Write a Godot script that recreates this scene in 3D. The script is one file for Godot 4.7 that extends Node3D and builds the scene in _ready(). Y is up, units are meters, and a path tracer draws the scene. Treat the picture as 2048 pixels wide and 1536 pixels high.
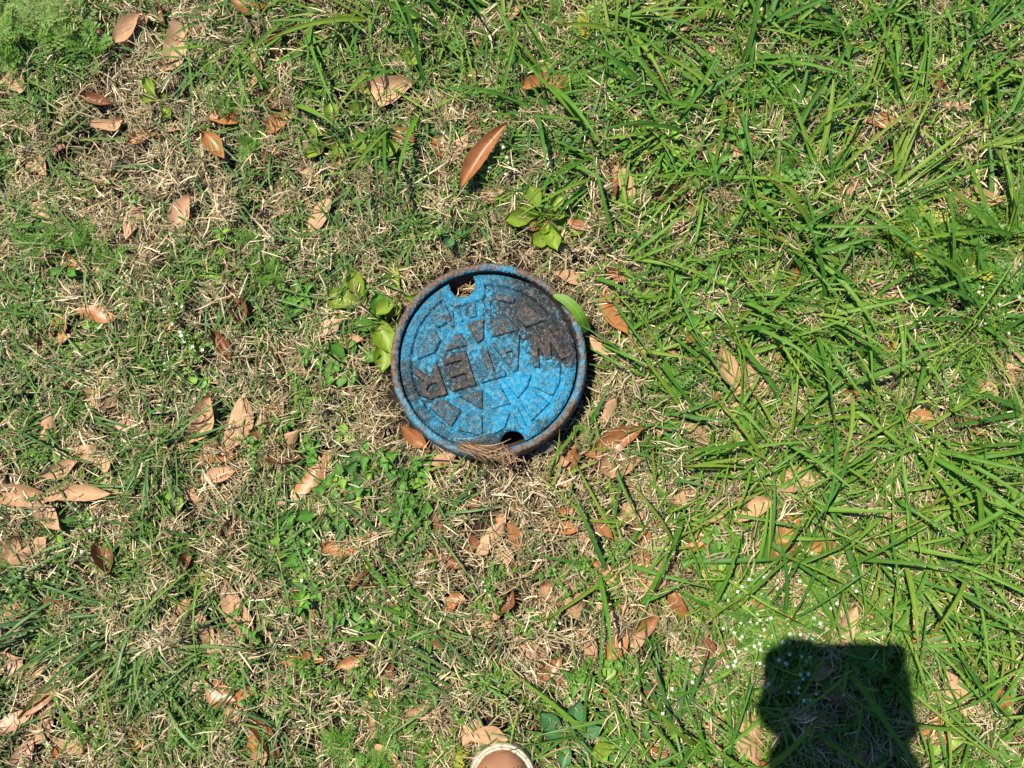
extends Node3D

# ---------------------------------------------------------------- camera model (photo pixels 2048 x 1536)
const CAM_H := 1.14
const TILT := 6.0
const FPX := 1490.0
const COVER_R := 0.145

var rng := RandomNumberGenerator.new()
var used := {}
var fn := FastNoiseLite.new()
var M := {}
var cover_c := Vector3.ZERO
var lid_c := Vector3.ZERO

func P(px: float, py: float, h := 0.0) -> Vector3:
	var t := deg_to_rad(TILT)
	var f := Vector3(0, -cos(t), -sin(t))
	var up := Vector3(0, sin(t), -cos(t))
	var d := f + Vector3.RIGHT * ((px - 1024.0) / FPX) + up * ((768.0 - py) / FPX)
	var k := (CAM_H - h) / -d.y
	return Vector3(0, CAM_H, 0) + d * k

func to_px(p: Vector3) -> Vector2:
	var t := deg_to_rad(TILT)
	var f := Vector3(0, -cos(t), -sin(t))
	var up := Vector3(0, sin(t), -cos(t))
	var q := p - Vector3(0, CAM_H, 0)
	var z := q.dot(f)
	return Vector2(1024.0 + q.x / z * FPX, 768.0 - q.dot(up) / z * FPX)

func R(a: float, b: float) -> float:
	return rng.randf_range(a, b)

func srgb(r: float, g: float, b: float) -> Color:
	return Color(r / 255.0, g / 255.0, b / 255.0)

func lin(r: float, g: float, b: float) -> Color:
	return Color(r / 255.0, g / 255.0, b / 255.0).srgb_to_linear()

# ---------------------------------------------------------------- naming
func numbered(n: String) -> String:
	if not used.has(n):
		used[n] = 0
		return n
	used[n] += 1
	return "%s_%03d" % [n, used[n]]

func tag(o: Node, label: String, category: String, group := "", kind := "") -> Node:
	if label: o.set_meta("label", label)
	if category: o.set_meta("category", category)
	if group: o.set_meta("group", group)
	if kind: o.set_meta("kind", kind)
	return o

func base(called: String, at: Vector3) -> Node3D:
	var n := Node3D.new()
	n.name = numbered(called)
	add_child(n)
	n.position = at
	return n

func part(called: String, mesh: Mesh, mat: Material, parent: Node, xf := Transform3D.IDENTITY) -> MeshInstance3D:
	var o := MeshInstance3D.new()
	o.mesh = mesh
	o.material_override = mat
	o.name = called if parent != self else numbered(called)
	parent.add_child(o, true)
	o.transform = xf
	o.cast_shadow = GeometryInstance3D.SHADOW_CASTING_SETTING_ON
	return o

# ---------------------------------------------------------------- mesh helpers
class MB:
	var v := PackedVector3Array()
	var uv := PackedVector2Array()
	var c := PackedColorArray()
	var idx := PackedInt32Array()
	func add(p: Vector3, t := Vector2.ZERO, col := Color.WHITE) -> int:
		v.append(p); uv.append(t); c.append(col)
		return v.size() - 1
	func tri(a: int, b: int, d: int) -> void:
		idx.append(a); idx.append(b); idx.append(d)
	func quad(a: int, b: int, d: int, e: int) -> void:
		tri(a, b, d); tri(a, d, e)
	func mesh() -> ArrayMesh:
		var n := PackedVector3Array()
		n.resize(v.size())
		for i in range(0, idx.size(), 3):
			var a := idx[i]; var b := idx[i + 1]; var d := idx[i + 2]
			var m := (v[d] - v[a]).cross(v[b] - v[a])
			n[a] += m; n[b] += m; n[d] += m
		for i in n.size():
			n[i] = n[i].normalized() if n[i].length_squared() > 1e-20 else Vector3.UP
		var arr := []
		arr.resize(Mesh.ARRAY_MAX)
		arr[Mesh.ARRAY_VERTEX] = v
		arr[Mesh.ARRAY_NORMAL] = n
		arr[Mesh.ARRAY_TEX_UV] = uv
		arr[Mesh.ARRAY_COLOR] = c
		arr[Mesh.ARRAY_INDEX] = idx
		var am := ArrayMesh.new()
		am.add_surface_from_arrays(Mesh.PRIMITIVE_TRIANGLES, arr)
		return am

# a grass blade growing from xf along its +z, rising at elevation e0 and ending at e1 (radians)
func add_blade(mb: MB, xf: Transform3D, L: float, W: float, e0: float, e1: float, side: float, fold: float, segs: int, col := Color.WHITE, twist := 0.0) -> void:
	var p := Vector3.ZERO
	var yaw := 0.0
	var first := mb.v.size()
	var per := 3 if fold > 0.0 else 2
	for i in segs + 1:
		var s := float(i) / segs
		var e := lerpf(e0, e1, s)
		var d := Vector3(sin(yaw) * cos(e), sin(e), cos(yaw) * cos(e))
		if i > 0:
			p += d * (L / segs)
		yaw += side / segs
		var w := W * 0.5 * minf(1.0, 0.6 + 1.6 * s) * (1.0 - pow(s, 2.6)) + 0.00015
		var x := Vector3(cos(yaw), 0, -sin(yaw))
		var up := x.cross(d) * -1.0
		if up.y < 0.0 and absf(up.y) > 0.2: up = -up
		x = x.rotated(d.normalized(), twist * s)
		up = up.rotated(d.normalized(), twist * s)
		if per == 3:
			mb.add(xf * (p - x * w + up * (w * fold)), Vector2(0, s), col)
			mb.add(xf * p, Vector2(0.5, s), col)
			mb.add(xf * (p + x * w + up * (w * fold)), Vector2(1, s), col)
		else:
			mb.add(xf * (p - x * w), Vector2(0, s), col)
			mb.add(xf * (p + x * w), Vector2(1, s), col)
	for i in segs:
		var a := first + i * per
		for k in per - 1:
			mb.quad(a + k, a + k + per, a + k + per + 1, a + k + 1)

func prof(a: Array, s: float) -> float:
	var f := clampf(s, 0, 1) * (a.size() - 1)
	var i := mini(int(f), a.size() - 2)
	var t := f - i
	var p0: float = a[maxi(i - 1, 0)]; var p1: float = a[i]; var p2: float = a[i + 1]; var p3: float = a[mini(i + 2, a.size() - 1)]
	return maxf(0.0, 0.5 * (2.0 * p1 + (p2 - p0) * t + (2.0 * p0 - 5.0 * p1 + 4.0 * p2 - p3) * t * t + (3.0 * p1 - p0 - 3.0 * p2 + p3) * t * t * t))

# a leaf blade lying along +z from the base; arch (bend along), cup (curl across), wave (ruffle), tooth (edge)
var leaf_bend := 0.0
var leaf_asym := 0.0
func add_leaf(mb: MB, xf: Transform3D, L: float, W: float, pr: Array, arch: float, cup: float, wave: float, tooth: float, n := 12, m := 6, twist := 0.0, col := Color.WHITE, stalk := 0.0, ph := 0.0) -> void:
	var first := mb.v.size()
	for i in n + 1:
		var s := float(i) / n
		var w := W * 0.5 * prof(pr, s)
		w *= 1.0 + tooth * sin(s * 40.0 + ph) * (0.6 + 0.4 * sin(s * 17.0 + ph * 2.0))
		var z := s * L + stalk
		var a := arch * (s - 0.35)
		for j in m + 1:
			var t := float(j) / m * 2.0 - 1.0
			var x := t * w * (1.0 + leaf_asym * signf(t) * sin(s * 5.0 + ph)) + leaf_bend * L * (s - 0.5) * (s - 0.5)
			var y := cup * W * t * t * (0.5 + 0.5 * sin(s * PI)) - 0.0 + 0.03 * W * absf(t)
			y += wave * W * sin(s * 14.0 + ph + t * 1.3) * absf(t) * 0.5
			y += wave * W * 0.5 * sin(s * 6.0 + ph * 1.7)
			var q := Vector3(x, y, 0).rotated(Vector3.FORWARD, twist * (s - 0.5))
			var pz := Vector3(q.x, q.y + arch * L * (s - 0.4) * (s - 0.4), z - arch * arch * L * 0.3 * (s - 0.4))
			mb.add(xf * pz, Vector2(t * 0.5 * clampf(w / (W * 0.5), 0.05, 1.0) + 0.5, s), col)
		var _a := a
	for i in n:
		for j in m:
			var a0 := first + i * (m + 1) + j
			mb.quad(a0, a0 + m + 1, a0 + m + 2, a0 + 1)
	if stalk > 0.0:
		add_tube(mb, [xf * Vector3(0, -stalk * 0.1, 0), xf * Vector3(0, 0.16 * arch * L, stalk + L * 0.02)], [0.0007, 0.0006], 5, col)

func add_tube(mb: MB, pts: Array, rad: Array, sides := 6, col := Color.WHITE, uvx := 0.5) -> void:
	var first := mb.v.size()
	for i in pts.size():
		var p: Vector3 = pts[i]
		var d: Vector3 = (pts[mini(i + 1, pts.size() - 1)] - pts[maxi(i - 1, 0)]).normalized()
		var a := d.cross(Vector3(0.31, 0.2, 0.93)).normalized()
		var b := d.cross(a)
		for k in sides:
			var an := TAU * k / sides
			mb.add(p + (a * cos(an) + b * sin(an)) * float(rad[mini(i, rad.size() - 1)]), Vector2(uvx, float(i) / pts.size()), col)
	for i in pts.size() - 1:
		for k in sides:
			var a0 := first + i * sides + k
			var a1 := first + i * sides + (k + 1) % sides
			mb.quad(a0, a0 + sides, a1 + sides, a1)

# heightfield patch bounded by a signed distance function
func slab(sd: Callable, hf: Callable, x0: float, z0: float, x1: float, z1: float, cell: float, bottom: float, uvf: Callable) -> ArrayMesh:
	var nx := int(ceil((x1 - x0) / cell)) + 1
	var nz := int(ceil((z1 - z0) / cell)) + 1
	var mb := MB.new()
	var ids := PackedInt32Array(); ids.resize(nx * nz); ids.fill(-1)
	for j in nz:
		for i in nx:
			var p := Vector2(x0 + i * cell, z0 + j * cell)
			var d: float = sd.call(p)
			if d > cell * 0.75: continue
			if absf(d) < cell * 0.6 or d > 0.0:
				var e := cell * 0.2
				var g := Vector2(sd.call(p + Vector2(e, 0)) - sd.call(p - Vector2(e, 0)), sd.call(p + Vector2(0, e)) - sd.call(p - Vector2(0, e)))
				if g.length() > 1e-9: p -= g.normalized() * d
				d = 0.0
			ids[j * nx + i] = mb.add(Vector3(p.x, hf.call(p, d), p.y), uvf.call(p))
	var edges := {}
	for j in nz - 1:
		for i in nx - 1:
			var a := ids[j * nx + i]; var b := ids[j * nx + i + 1]; var c := ids[(j + 1) * nx + i + 1]; var d := ids[(j + 1) * nx + i]
			var tris := []
			if a >= 0 and b >= 0 and c >= 0: tris.append([a, b, c])
			if a >= 0 and c >= 0 and d >= 0: tris.append([a, c, d])
			if tris.is_empty():
				if a >= 0 and b >= 0 and d >= 0: tris.append([a, b, d])
				elif b >= 0 and c >= 0 and d >= 0: tris.append([b, c, d])
			for t in tris:
				mb.tri(t[0], t[1], t[2])
				if bottom < 1.0:
					for k in 3:
						var u: int = t[k]; var w: int = t[(k + 1) % 3]
						var key := Vector2i(mini(u, w), maxi(u, w))
						if edges.has(key): edges[key] = null
						else: edges[key] = Vector2i(u, w)
	if bottom < 1.0:
		for key in edges:
			var e = edges[key]
			if e == null: continue
			var p0: Vector3 = mb.v[e.x]; var p1: Vector3 = mb.v[e.y]
			var q0 := mb.add(p0, mb.uv[e.x]); var q1 := mb.add(p1, mb.uv[e.y])
			var r0 := mb.add(Vector3(p0.x, bottom, p0.z), mb.uv[e.x]); var r1 := mb.add(Vector3(p1.x, bottom, p1.z), mb.uv[e.y])
			mb.quad(q1, q0, r0, r1)
	return mb.mesh()

func poly_sd(p: Vector2, poly: PackedVector2Array) -> float:
	var d := 1e9
	var n := poly.size()
	var inside := false
	var j := n - 1
	for i in n:
		var a := poly[i]; var b := poly[j]
		var e := b - a
		var w := p - a
		var q := w - e * clampf(w.dot(e) / e.dot(e), 0, 1)
		d = minf(d, q.length_squared())
		if (a.y > p.y) != (b.y > p.y) and p.x < (b.x - a.x) * (p.y - a.y) / (b.y - a.y) + a.x:
			inside = not inside
		j = i
	return -sqrt(d) if inside else sqrt(d)

func seg_sd(p: Vector2, a: Vector2, b: Vector2, r: float) -> float:
	# stroke with square ends, corners slightly rounded
	var e := b - a
	var L := e.length()
	var u := e / L
	var w := p - (a + b) * 0.5
	var q := Vector2(absf(w.dot(u)) - L * 0.5 - r * 0.35, absf(w.cross(u)) - r * 0.7)
	return Vector2(maxf(q.x, 0), maxf(q.y, 0)).length() + minf(maxf(q.x, q.y), 0) - r * 0.3

# ---------------------------------------------------------------- materials
func noise_tex(freq: float, ramp: Array, size := 512, octaves := 4, normal := false, strength := 2.0) -> NoiseTexture2D:
	var t := NoiseTexture2D.new()
	var n := FastNoiseLite.new()
	n.seed = 7 + int(freq * 1000.0)
	n.noise_type = FastNoiseLite.TYPE_SIMPLEX_SMOOTH
	n.frequency = freq
	n.fractal_octaves = octaves
	t.noise = n
	t.width = size; t.height = size
	t.seamless = true
	if normal:
		t.as_normal_map = true
		t.bump_strength = strength
	elif ramp.size() > 0:
		var g := Gradient.new()
		g.offsets = PackedFloat32Array(); g.colors = PackedColorArray()
		var off := PackedFloat32Array(); var cs := PackedColorArray()
		for r in ramp:
			off.append(r[0]); cs.append(r[1])
		g.offsets = off; g.colors = cs
		t.color_ramp = g
	return t

func leaf_mat(img: Image, tint: Color, rough: float, back: float, spec := 0.5) -> StandardMaterial3D:
	var m := StandardMaterial3D.new()
	m.albedo_color = tint
	if img: m.albedo_texture = ImageTexture.create_from_image(img)
	m.roughness = rough
	m.metallic_specular = spec
	m.cull_mode = BaseMaterial3D.CULL_DISABLED
	if back > 0.0:
		m.backlight_enabled = true
		m.backlight = Color(back, back, back * 0.55)
	return m

# lengthwise veins of a grass blade, white based (tinted by the material)
func blade_image(sd: int) -> Image:
	var r := RandomNumberGenerator.new(); r.seed = sd
	var w := 32; var h := 128
	var im := Image.create(w, h, false, Image.FORMAT_RGB8)
	var n := FastNoiseLite.new(); n.seed = sd; n.frequency = 0.05
	var stripe := []
	for x in w: stripe.append(r.randf_range(0.86, 1.0) * (1.0 if absi(x - w / 2) > 1 else 1.16))
	for y in h:
		for x in w:
			var b: float = stripe[x] * (0.93 + 0.1 * n.get_noise_2d(x * 0.6, y * 1.6))
			var spot := n.get_noise_2d(x * 2.0 + 300.0, y * 2.0)
			var c := Color(b, b, b * 0.97)
			if spot > 0.56: c = c.lerp(Color(0.95, 0.8, 0.5), 0.5)
			var dry := 0.80 + 0.08 * n.get_noise_2d(x * 3.0, 77.0) if sd == 12 else (0.93 if sd == 11 else 2.0)
			if y > h * dry: c = Color(1.0, 0.72, 0.62) * b
			im.set_pixel(x, y, c)
	return im

# veined leaf surface; a = base colour, b = vein colour, c = blotch colour
func vein_image(sd: int, a: Color, b: Color, c: Color, nv: int, slope: float, amount: float, spots: float) -> Image:
	var w := 96; var h := 192
	var im := Image.create(w, h, false, Image.FORMAT_RGB8)
	var n := FastNoiseLite.new(); n.seed = sd; n.frequency = 0.03; n.fractal_octaves = 4
	var n2 := FastNoiseLite.new(); n2.seed = sd + 5; n2.frequency = 0.22
	for y in h:
		for x in w:
			var u := (x + 0.5) / w * 2.0 - 1.0
			var v := (y + 0.5) / h
			var f := fposmod((v - absf(u) * slope + 0.012 * n.get_noise_2d(x * 2.0, y * 2.0)) * nv, 1.0)
			var vein := smoothstep(0.16, 0.0, minf(f, 1.0 - f)) * 0.7
			vein = maxf(vein, smoothstep(0.05, 0.015, absf(u)))
			var bl := smoothstep(-0.1, 0.55, n.get_noise_2d(x, y))
			var col := a.lerp(c, bl * 0.65).lerp(b, vein * amount)
			col = col * (1.0 + 0.16 * n2.get_noise_2d(x, y))
			if n2.get_noise_2d(x + 500.0, y) > 1.0 - spots: col = col.darkened(0.45)
			im.set_pixel(x, y, col)
	return im

func make_materials() -> void:
	var m := StandardMaterial3D.new()
	m.vertex_color_use_as_albedo = true
	m.roughness = 0.85
	m.albedo_texture = noise_tex(0.02, [[0.0, srgb(105, 92, 80)], [0.45, srgb(180, 165, 148)], [0.6, srgb(215, 200, 180)], [1.0, srgb(255, 245, 225)]], 512, 5)
	m.uv1_triplanar = true; m.uv1_world_triplanar = true
	m.uv1_scale = Vector3(4, 4, 4)
	m.normal_enabled = true
	m.normal_texture = noise_tex(0.05, [], 512, 5, true, 6.0)
	m.normal_scale = 1.2
	M.soil = m
	m = StandardMaterial3D.new()
	m.vertex_color_use_as_albedo = true
	m.roughness = 0.8
	m.metallic_specular = 0.3
	m.cull_mode = BaseMaterial3D.CULL_DISABLED
	m.backlight_enabled = true
	m.backlight = Color(0.3, 0.27, 0.2)
	m.backlight_enabled = false
	M.straw = m
	m = StandardMaterial3D.new()
	m.vertex_color_use_as_albedo = true
	m.roughness = 0.5
	m.metallic_specular = 0.4
	m.cull_mode = BaseMaterial3D.CULL_DISABLED
	m.backlight_enabled = true
	m.backlight = Color(0.4, 0.45, 0.2)
	M.fine = m
	# broad and narrow grass blades
	M.blade = []
	var bi := [blade_image(11), blade_image(12), blade_image(13)]
	for c in [[100, 152, 50], [90, 144, 48], [116, 162, 54], [80, 134, 52], [136, 168, 60]]:
		M.blade.append(leaf_mat(bi[M.blade.size() % 3], srgb(c[0], c[1], c[2]), 0.52, 0.6, 0.4))
	M.thin = []
	for c in [[90, 134, 66], [80, 124, 66], [104, 146, 64], [114, 144, 84]]:
		M.thin.append(leaf_mat(bi[M.thin.size() % 3], srgb(c[0], c[1], c[2]), 0.45, 0.5, 0.45))
	# dry leaves: matt tan underside, glossy orange-brown upper side, brown, pinkish
	M.dry = {
		"tan": [leaf_mat(vein_image(21, srgb(188, 150, 112), srgb(152, 112, 78), srgb(202, 166, 128), 13, 0.28, 0.55, 0.12), Color.WHITE, 0.7, 0.16), leaf_mat(vein_image(22, srgb(174, 136, 100), srgb(140, 102, 72), srgb(192, 158, 124), 15, 0.3, 0.5, 0.2), Color.WHITE, 0.7, 0.16)],
		"orange": [leaf_mat(vein_image(23, srgb(152, 100, 58), srgb(178, 130, 88), srgb(126, 78, 46), 13, 0.28, 0.4, 0.2), Color.WHITE, 0.38, 0.18, 0.5), leaf_mat(vein_image(24, srgb(172, 116, 66), srgb(190, 140, 92), srgb(148, 98, 60), 14, 0.3, 0.4, 0.15), Color.WHITE, 0.42, 0.18, 0.5)],
		"brown": [leaf_mat(vein_image(25, srgb(128, 82, 54), srgb(150, 104, 74), srgb(102, 62, 42), 13, 0.28, 0.4, 0.25), Color.WHITE, 0.5, 0.1)],
		"pink": [leaf_mat(vein_image(26, srgb(192, 152, 122), srgb(162, 118, 88), srgb(208, 172, 144), 13, 0.28, 0.5, 0.15), Color.WHITE, 0.5, 0.14)],
	}
	M.weed = {
		"lime": leaf_mat(vein_image(31, srgb(132, 158, 46), srgb(164, 184, 84), srgb(108, 140, 42), 8, 0.5, 0.45, 0.1), Color.WHITE, 0.5, 0.6),
		"green": leaf_mat(vein_image(32, srgb(86, 140, 46), srgb(122, 164, 76), srgb(68, 120, 40), 7, 0.6, 0.45, 0.06), Color.WHITE, 0.6, 0.5),
		"dark": leaf_mat(vein_image(33, srgb(66, 112, 44), srgb(110, 146, 82), srgb(54, 96, 40), 8, 0.5, 0.5, 0.06), Color.WHITE, 0.6, 0.45),
		"blue": leaf_mat(vein_image(34, srgb(72, 122, 74), srgb(130, 164, 124), srgb(60, 108, 70), 7, 0.5, 0.55, 0.06), Color.WHITE, 0.5, 0.4),
		"clover": leaf_mat(vein_image(35, srgb(132, 176, 58), srgb(150, 188, 84), srgb(110, 158, 50), 6, 0.7, 0.3, 0.12), Color.WHITE, 0.6, 0.6),
		"fern": leaf_mat(null, srgb(92, 140, 50), 0.5, 0.55),
		"fernpale": leaf_mat(null, srgb(128, 158, 84), 0.55, 0.55),
		"yellow": leaf_mat(null, srgb(172, 172, 66), 0.55, 0.5),
		"tiny": leaf_mat(null, srgb(92, 136, 48), 0.5, 0.55),
		"petal": leaf_mat(null, srgb(228, 228, 224), 0.6, 0.4),
		"spike": leaf_mat(null, srgb(92, 104, 48), 0.75, 0.2),
		"stem": leaf_mat(null, srgb(112, 130, 62), 0.6, 0.2),
	}

# ---------------------------------------------------------------- ground
func gh(x: float, z: float) -> float:
	var h := fn.get_noise_2d(x * 420.0, z * 420.0) * 0.010 + fn.get_noise_2d(x * 90.0 + 50.0, z * 90.0) * 0.014
	var d := Vector2(x - cover_c.x, z - cover_c.z).length()
	h = lerpf(-0.006, h, smoothstep(0.13, 0.24, d))
	return h

func build_ground() -> void:
	var mb := MB.new()
	var n := 150
	var ext := 1.7
	var col_a := lin(70, 54, 40); var col_b := lin(40, 31, 24)
	var ids := {}
	for j in n + 1:
		for i in n + 1:
			var x := lerpf(-ext, ext, float(i) / n)
			var z := lerpf(-ext, ext, float(j) / n)
			var e := maxf(absf(x), absf(z))
			var y := gh(x, z) * smoothstep(ext, ext - 0.2, e)
			ids[Vector2i(i, j)] = mb.add(Vector3(x, y, z), Vector2(x, z), col_a.lerp(col_b, 0.5 + 0.7 * fn.get_noise_2d(x * 700.0, z * 700.0)))
	for j in n:
		for i in n:
			var xm := lerpf(-ext, ext, (i + 0.5) / n); var zm := lerpf(-ext, ext, (j + 0.5) / n)
			if Vector2(xm - cover_c.x, zm - cover_c.z).length() < 0.118: continue   # the pit under the cover
			mb.quad(ids[Vector2i(i, j)], ids[Vector2i(i + 1, j)], ids[Vector2i(i + 1, j + 1)], ids[Vector2i(i, j + 1)])
	# the lawn goes on
	var far := 60.0
	var cc := lin(112, 120, 62)
	var sq := [Vector2(-1, -1), Vector2(1, -1), Vector2(1, 1), Vector2(-1, 1)]
	for k in 4:
		var a: Vector2 = sq[k]; var b: Vector2 = sq[(k + 1) % 4]
		var i0 := mb.add(Vector3(a.x * ext, 0, a.y * ext), Vector2.ZERO, cc); var i1 := mb.add(Vector3(b.x * ext, 0, b.y * ext), Vector2.ZERO, cc)
		var i2 := mb.add(Vector3(b.x * far, 0, b.y * far), Vector2.ZERO, cc); var i3 := mb.add(Vector3(a.x * far, 0, a.y * far), Vector2.ZERO, cc)
		mb.quad(i0, i3, i2, i1)
	tag(part("ground", mb.mesh(), M.soil, self), "", "", "", "structure")

# ---------------------------------------------------------------- the cast iron cover
const ZS := 590.0            # lid radius in crop pixels
const ZC := Vector2(783, 747)
const LID_R := 0.131
var lid_wear := []

func cz(x: float, y: float) -> Vector2:      # crop pixel -> lid plane in metres
	return (Vector2(x, y) - ZC) / ZS * LID_R

const PADS := [
	[0.8, 495, 685, 555, 565, 600, 560, 650, 640], [0.85, 638, 492, 755, 458, 755, 598, 712, 630], [0.82, 805, 470, 920, 452, 990, 540, 808, 590],
	[0.8, 812, 282, 968, 318, 950, 358, 808, 326], [0.97, 1012, 338, 1172, 470, 1040, 522, 968, 440], [0.55, 345, 548, 430, 545, 465, 605, 430, 690, 305, 742],
	[0.55, 395, 455, 488, 345, 545, 470, 440, 525], [0.03, 890, 885, 1075, 838, 1050, 920, 985, 1000], [0.3, 805, 1072, 800, 930, 860, 905, 935, 1035],
	[0.85, 585, 985, 748, 942, 748, 1075], [0.28, 1105, 830, 1270, 788, 1262, 900, 1215, 985, 1090, 925], [0.25, 1008, 1040, 1085, 962, 1197, 1030, 1078, 1150],
	[0.78, 388, 1060, 490, 1008, 607, 1082, 545, 1192], [0.5, 638, 1108, 747, 1112, 747, 1252, 578, 1212], [0.2, 803, 1125, 930, 1100, 900, 1190, 860, 1225, 808, 1240],
	[0.15, 945, 1075, 985, 1065, 1055, 1215, 1000, 1200]]
# x, y, radius, wear (crop pixels): where the paint is sooty or worn through
const WEAR := [[1060, 400, 260, 0.98], [960, 300, 150, 0.9], [1250, 560, 200, 0.98], [1300, 700, 120, 0.95], [1170, 640, 130, 0.95], [880, 270, 110, 0.6], [560, 800, 150, 0.85], [620, 880, 110, 0.85], [400, 920, 140, 0.8],
	[260, 930, 130, 0.85], [240, 800, 90, 0.7], [370, 610, 130, 0.5], [440, 430, 110, 0.5], [800, 740, 110, 0.62], [720, 800, 90, 0.6], [900, 640, 90, 0.4], [330, 1120, 90, 0.7], [480, 1240, 80, 0.6], [800, 1330, 160, 0.8], [1150, 1180, 70, 0.6], [880, 500, 110, 0.75], [520, 470, 70, 0.45], [700, 1100, 160, 0.4], [1190, 800, 70, 0.5], [940, 690, 90, 0.45]]

# letters as strokes: x to the reader's right, y up, both 0..1
const GLYPHS := {
	"W": [[0, 1, 0.25, 0], [0.25, 0, 0.5, 0.85], [0.5, 0.85, 0.75, 0], [0.75, 0, 1, 1]],
	"A": [[0, 0, 0.5, 1], [0.5, 1, 1, 0], [0.2, 0.33, 0.8, 0.33]],
	"T": [[0, 0.92, 1, 0.92], [0.5, 0, 0.5, 0.9]],
	"E": [[0.08, 0, 0.08, 1], [0.1, 0.94, 1, 0.94], [0.1, 0.5, 0.85, 0.5], [0.1, 0.06, 1, 0.06]],
	"R": [[0.08, 0, 0.08, 1], [0.1, 0.94, 0.7, 0.94], [0.7, 0.94, 0.94, 0.8], [0.94, 0.8, 0.94, 0.62], [0.94, 0.62, 0.7, 0.46], [0.7, 0.46, 0.1, 0.46], [0.55, 0.44, 1, 0]],
	"I": [[0.5, 0, 0.5, 1]],
	"N": [[0.06, 0, 0.06, 1], [0.06, 1, 0.94, 0], [0.94, 0, 0.94, 1]],
	"D": [[0.08, 0, 0.08, 1], [0.1, 0.95, 0.6, 0.95], [0.6, 0.95, 0.94, 0.68], [0.94, 0.68, 0.94, 0.32], [0.94, 0.32, 0.6, 0.05], [0.6, 0.05, 0.1, 0.05]],
}
# letter, centre, width, height, stroke half width, height above the plate, angle of reading direction
const PUT := [["W", 1165, 653, 186, 206, 21, 0.0048, 162.0], ["A", 932, 702, 156, 210, 21, 0.0048, 163.0], ["T", 790, 772, 146, 206, 22, 0.0048, 163.0], ["E", 592, 822, 142, 212, 23, 0.0052, 163.0], ["R", 402, 893, 138, 200, 22, 0.0052, 160.0],
	["I", 846, 385, 30, 86, 11, 0.003, 178.0], ["N", 764, 388, 58, 86, 11, 0.003, 176.0], ["D", 663, 402, 66, 86, 11, 0.003, 170.0], ["I", 590, 432, 30, 86, 11, 0.003, 162.0], ["A", 525, 468, 66, 86, 11, 0.003, 154.0]]

func strokes(L: Array) -> Array:
	var an := deg_to_rad(L[7])
	var rd := Vector2(cos(an), sin(an)); var ud := Vector2(rd.y, -rd.x)
	var segs := []
	for g in GLYPHS[L[0]]:
		var a: Vector2 = Vector2(L[1], L[2]) + rd * ((g[0] - 0.5) * L[3]) + ud * ((g[1] - 0.5) * L[4])
		var b: Vector2 = Vector2(L[1], L[2]) + rd * ((g[2] - 0.5) * L[3]) + ud * ((g[3] - 0.5) * L[4])
		segs.append([a, b])
	return segs

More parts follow.
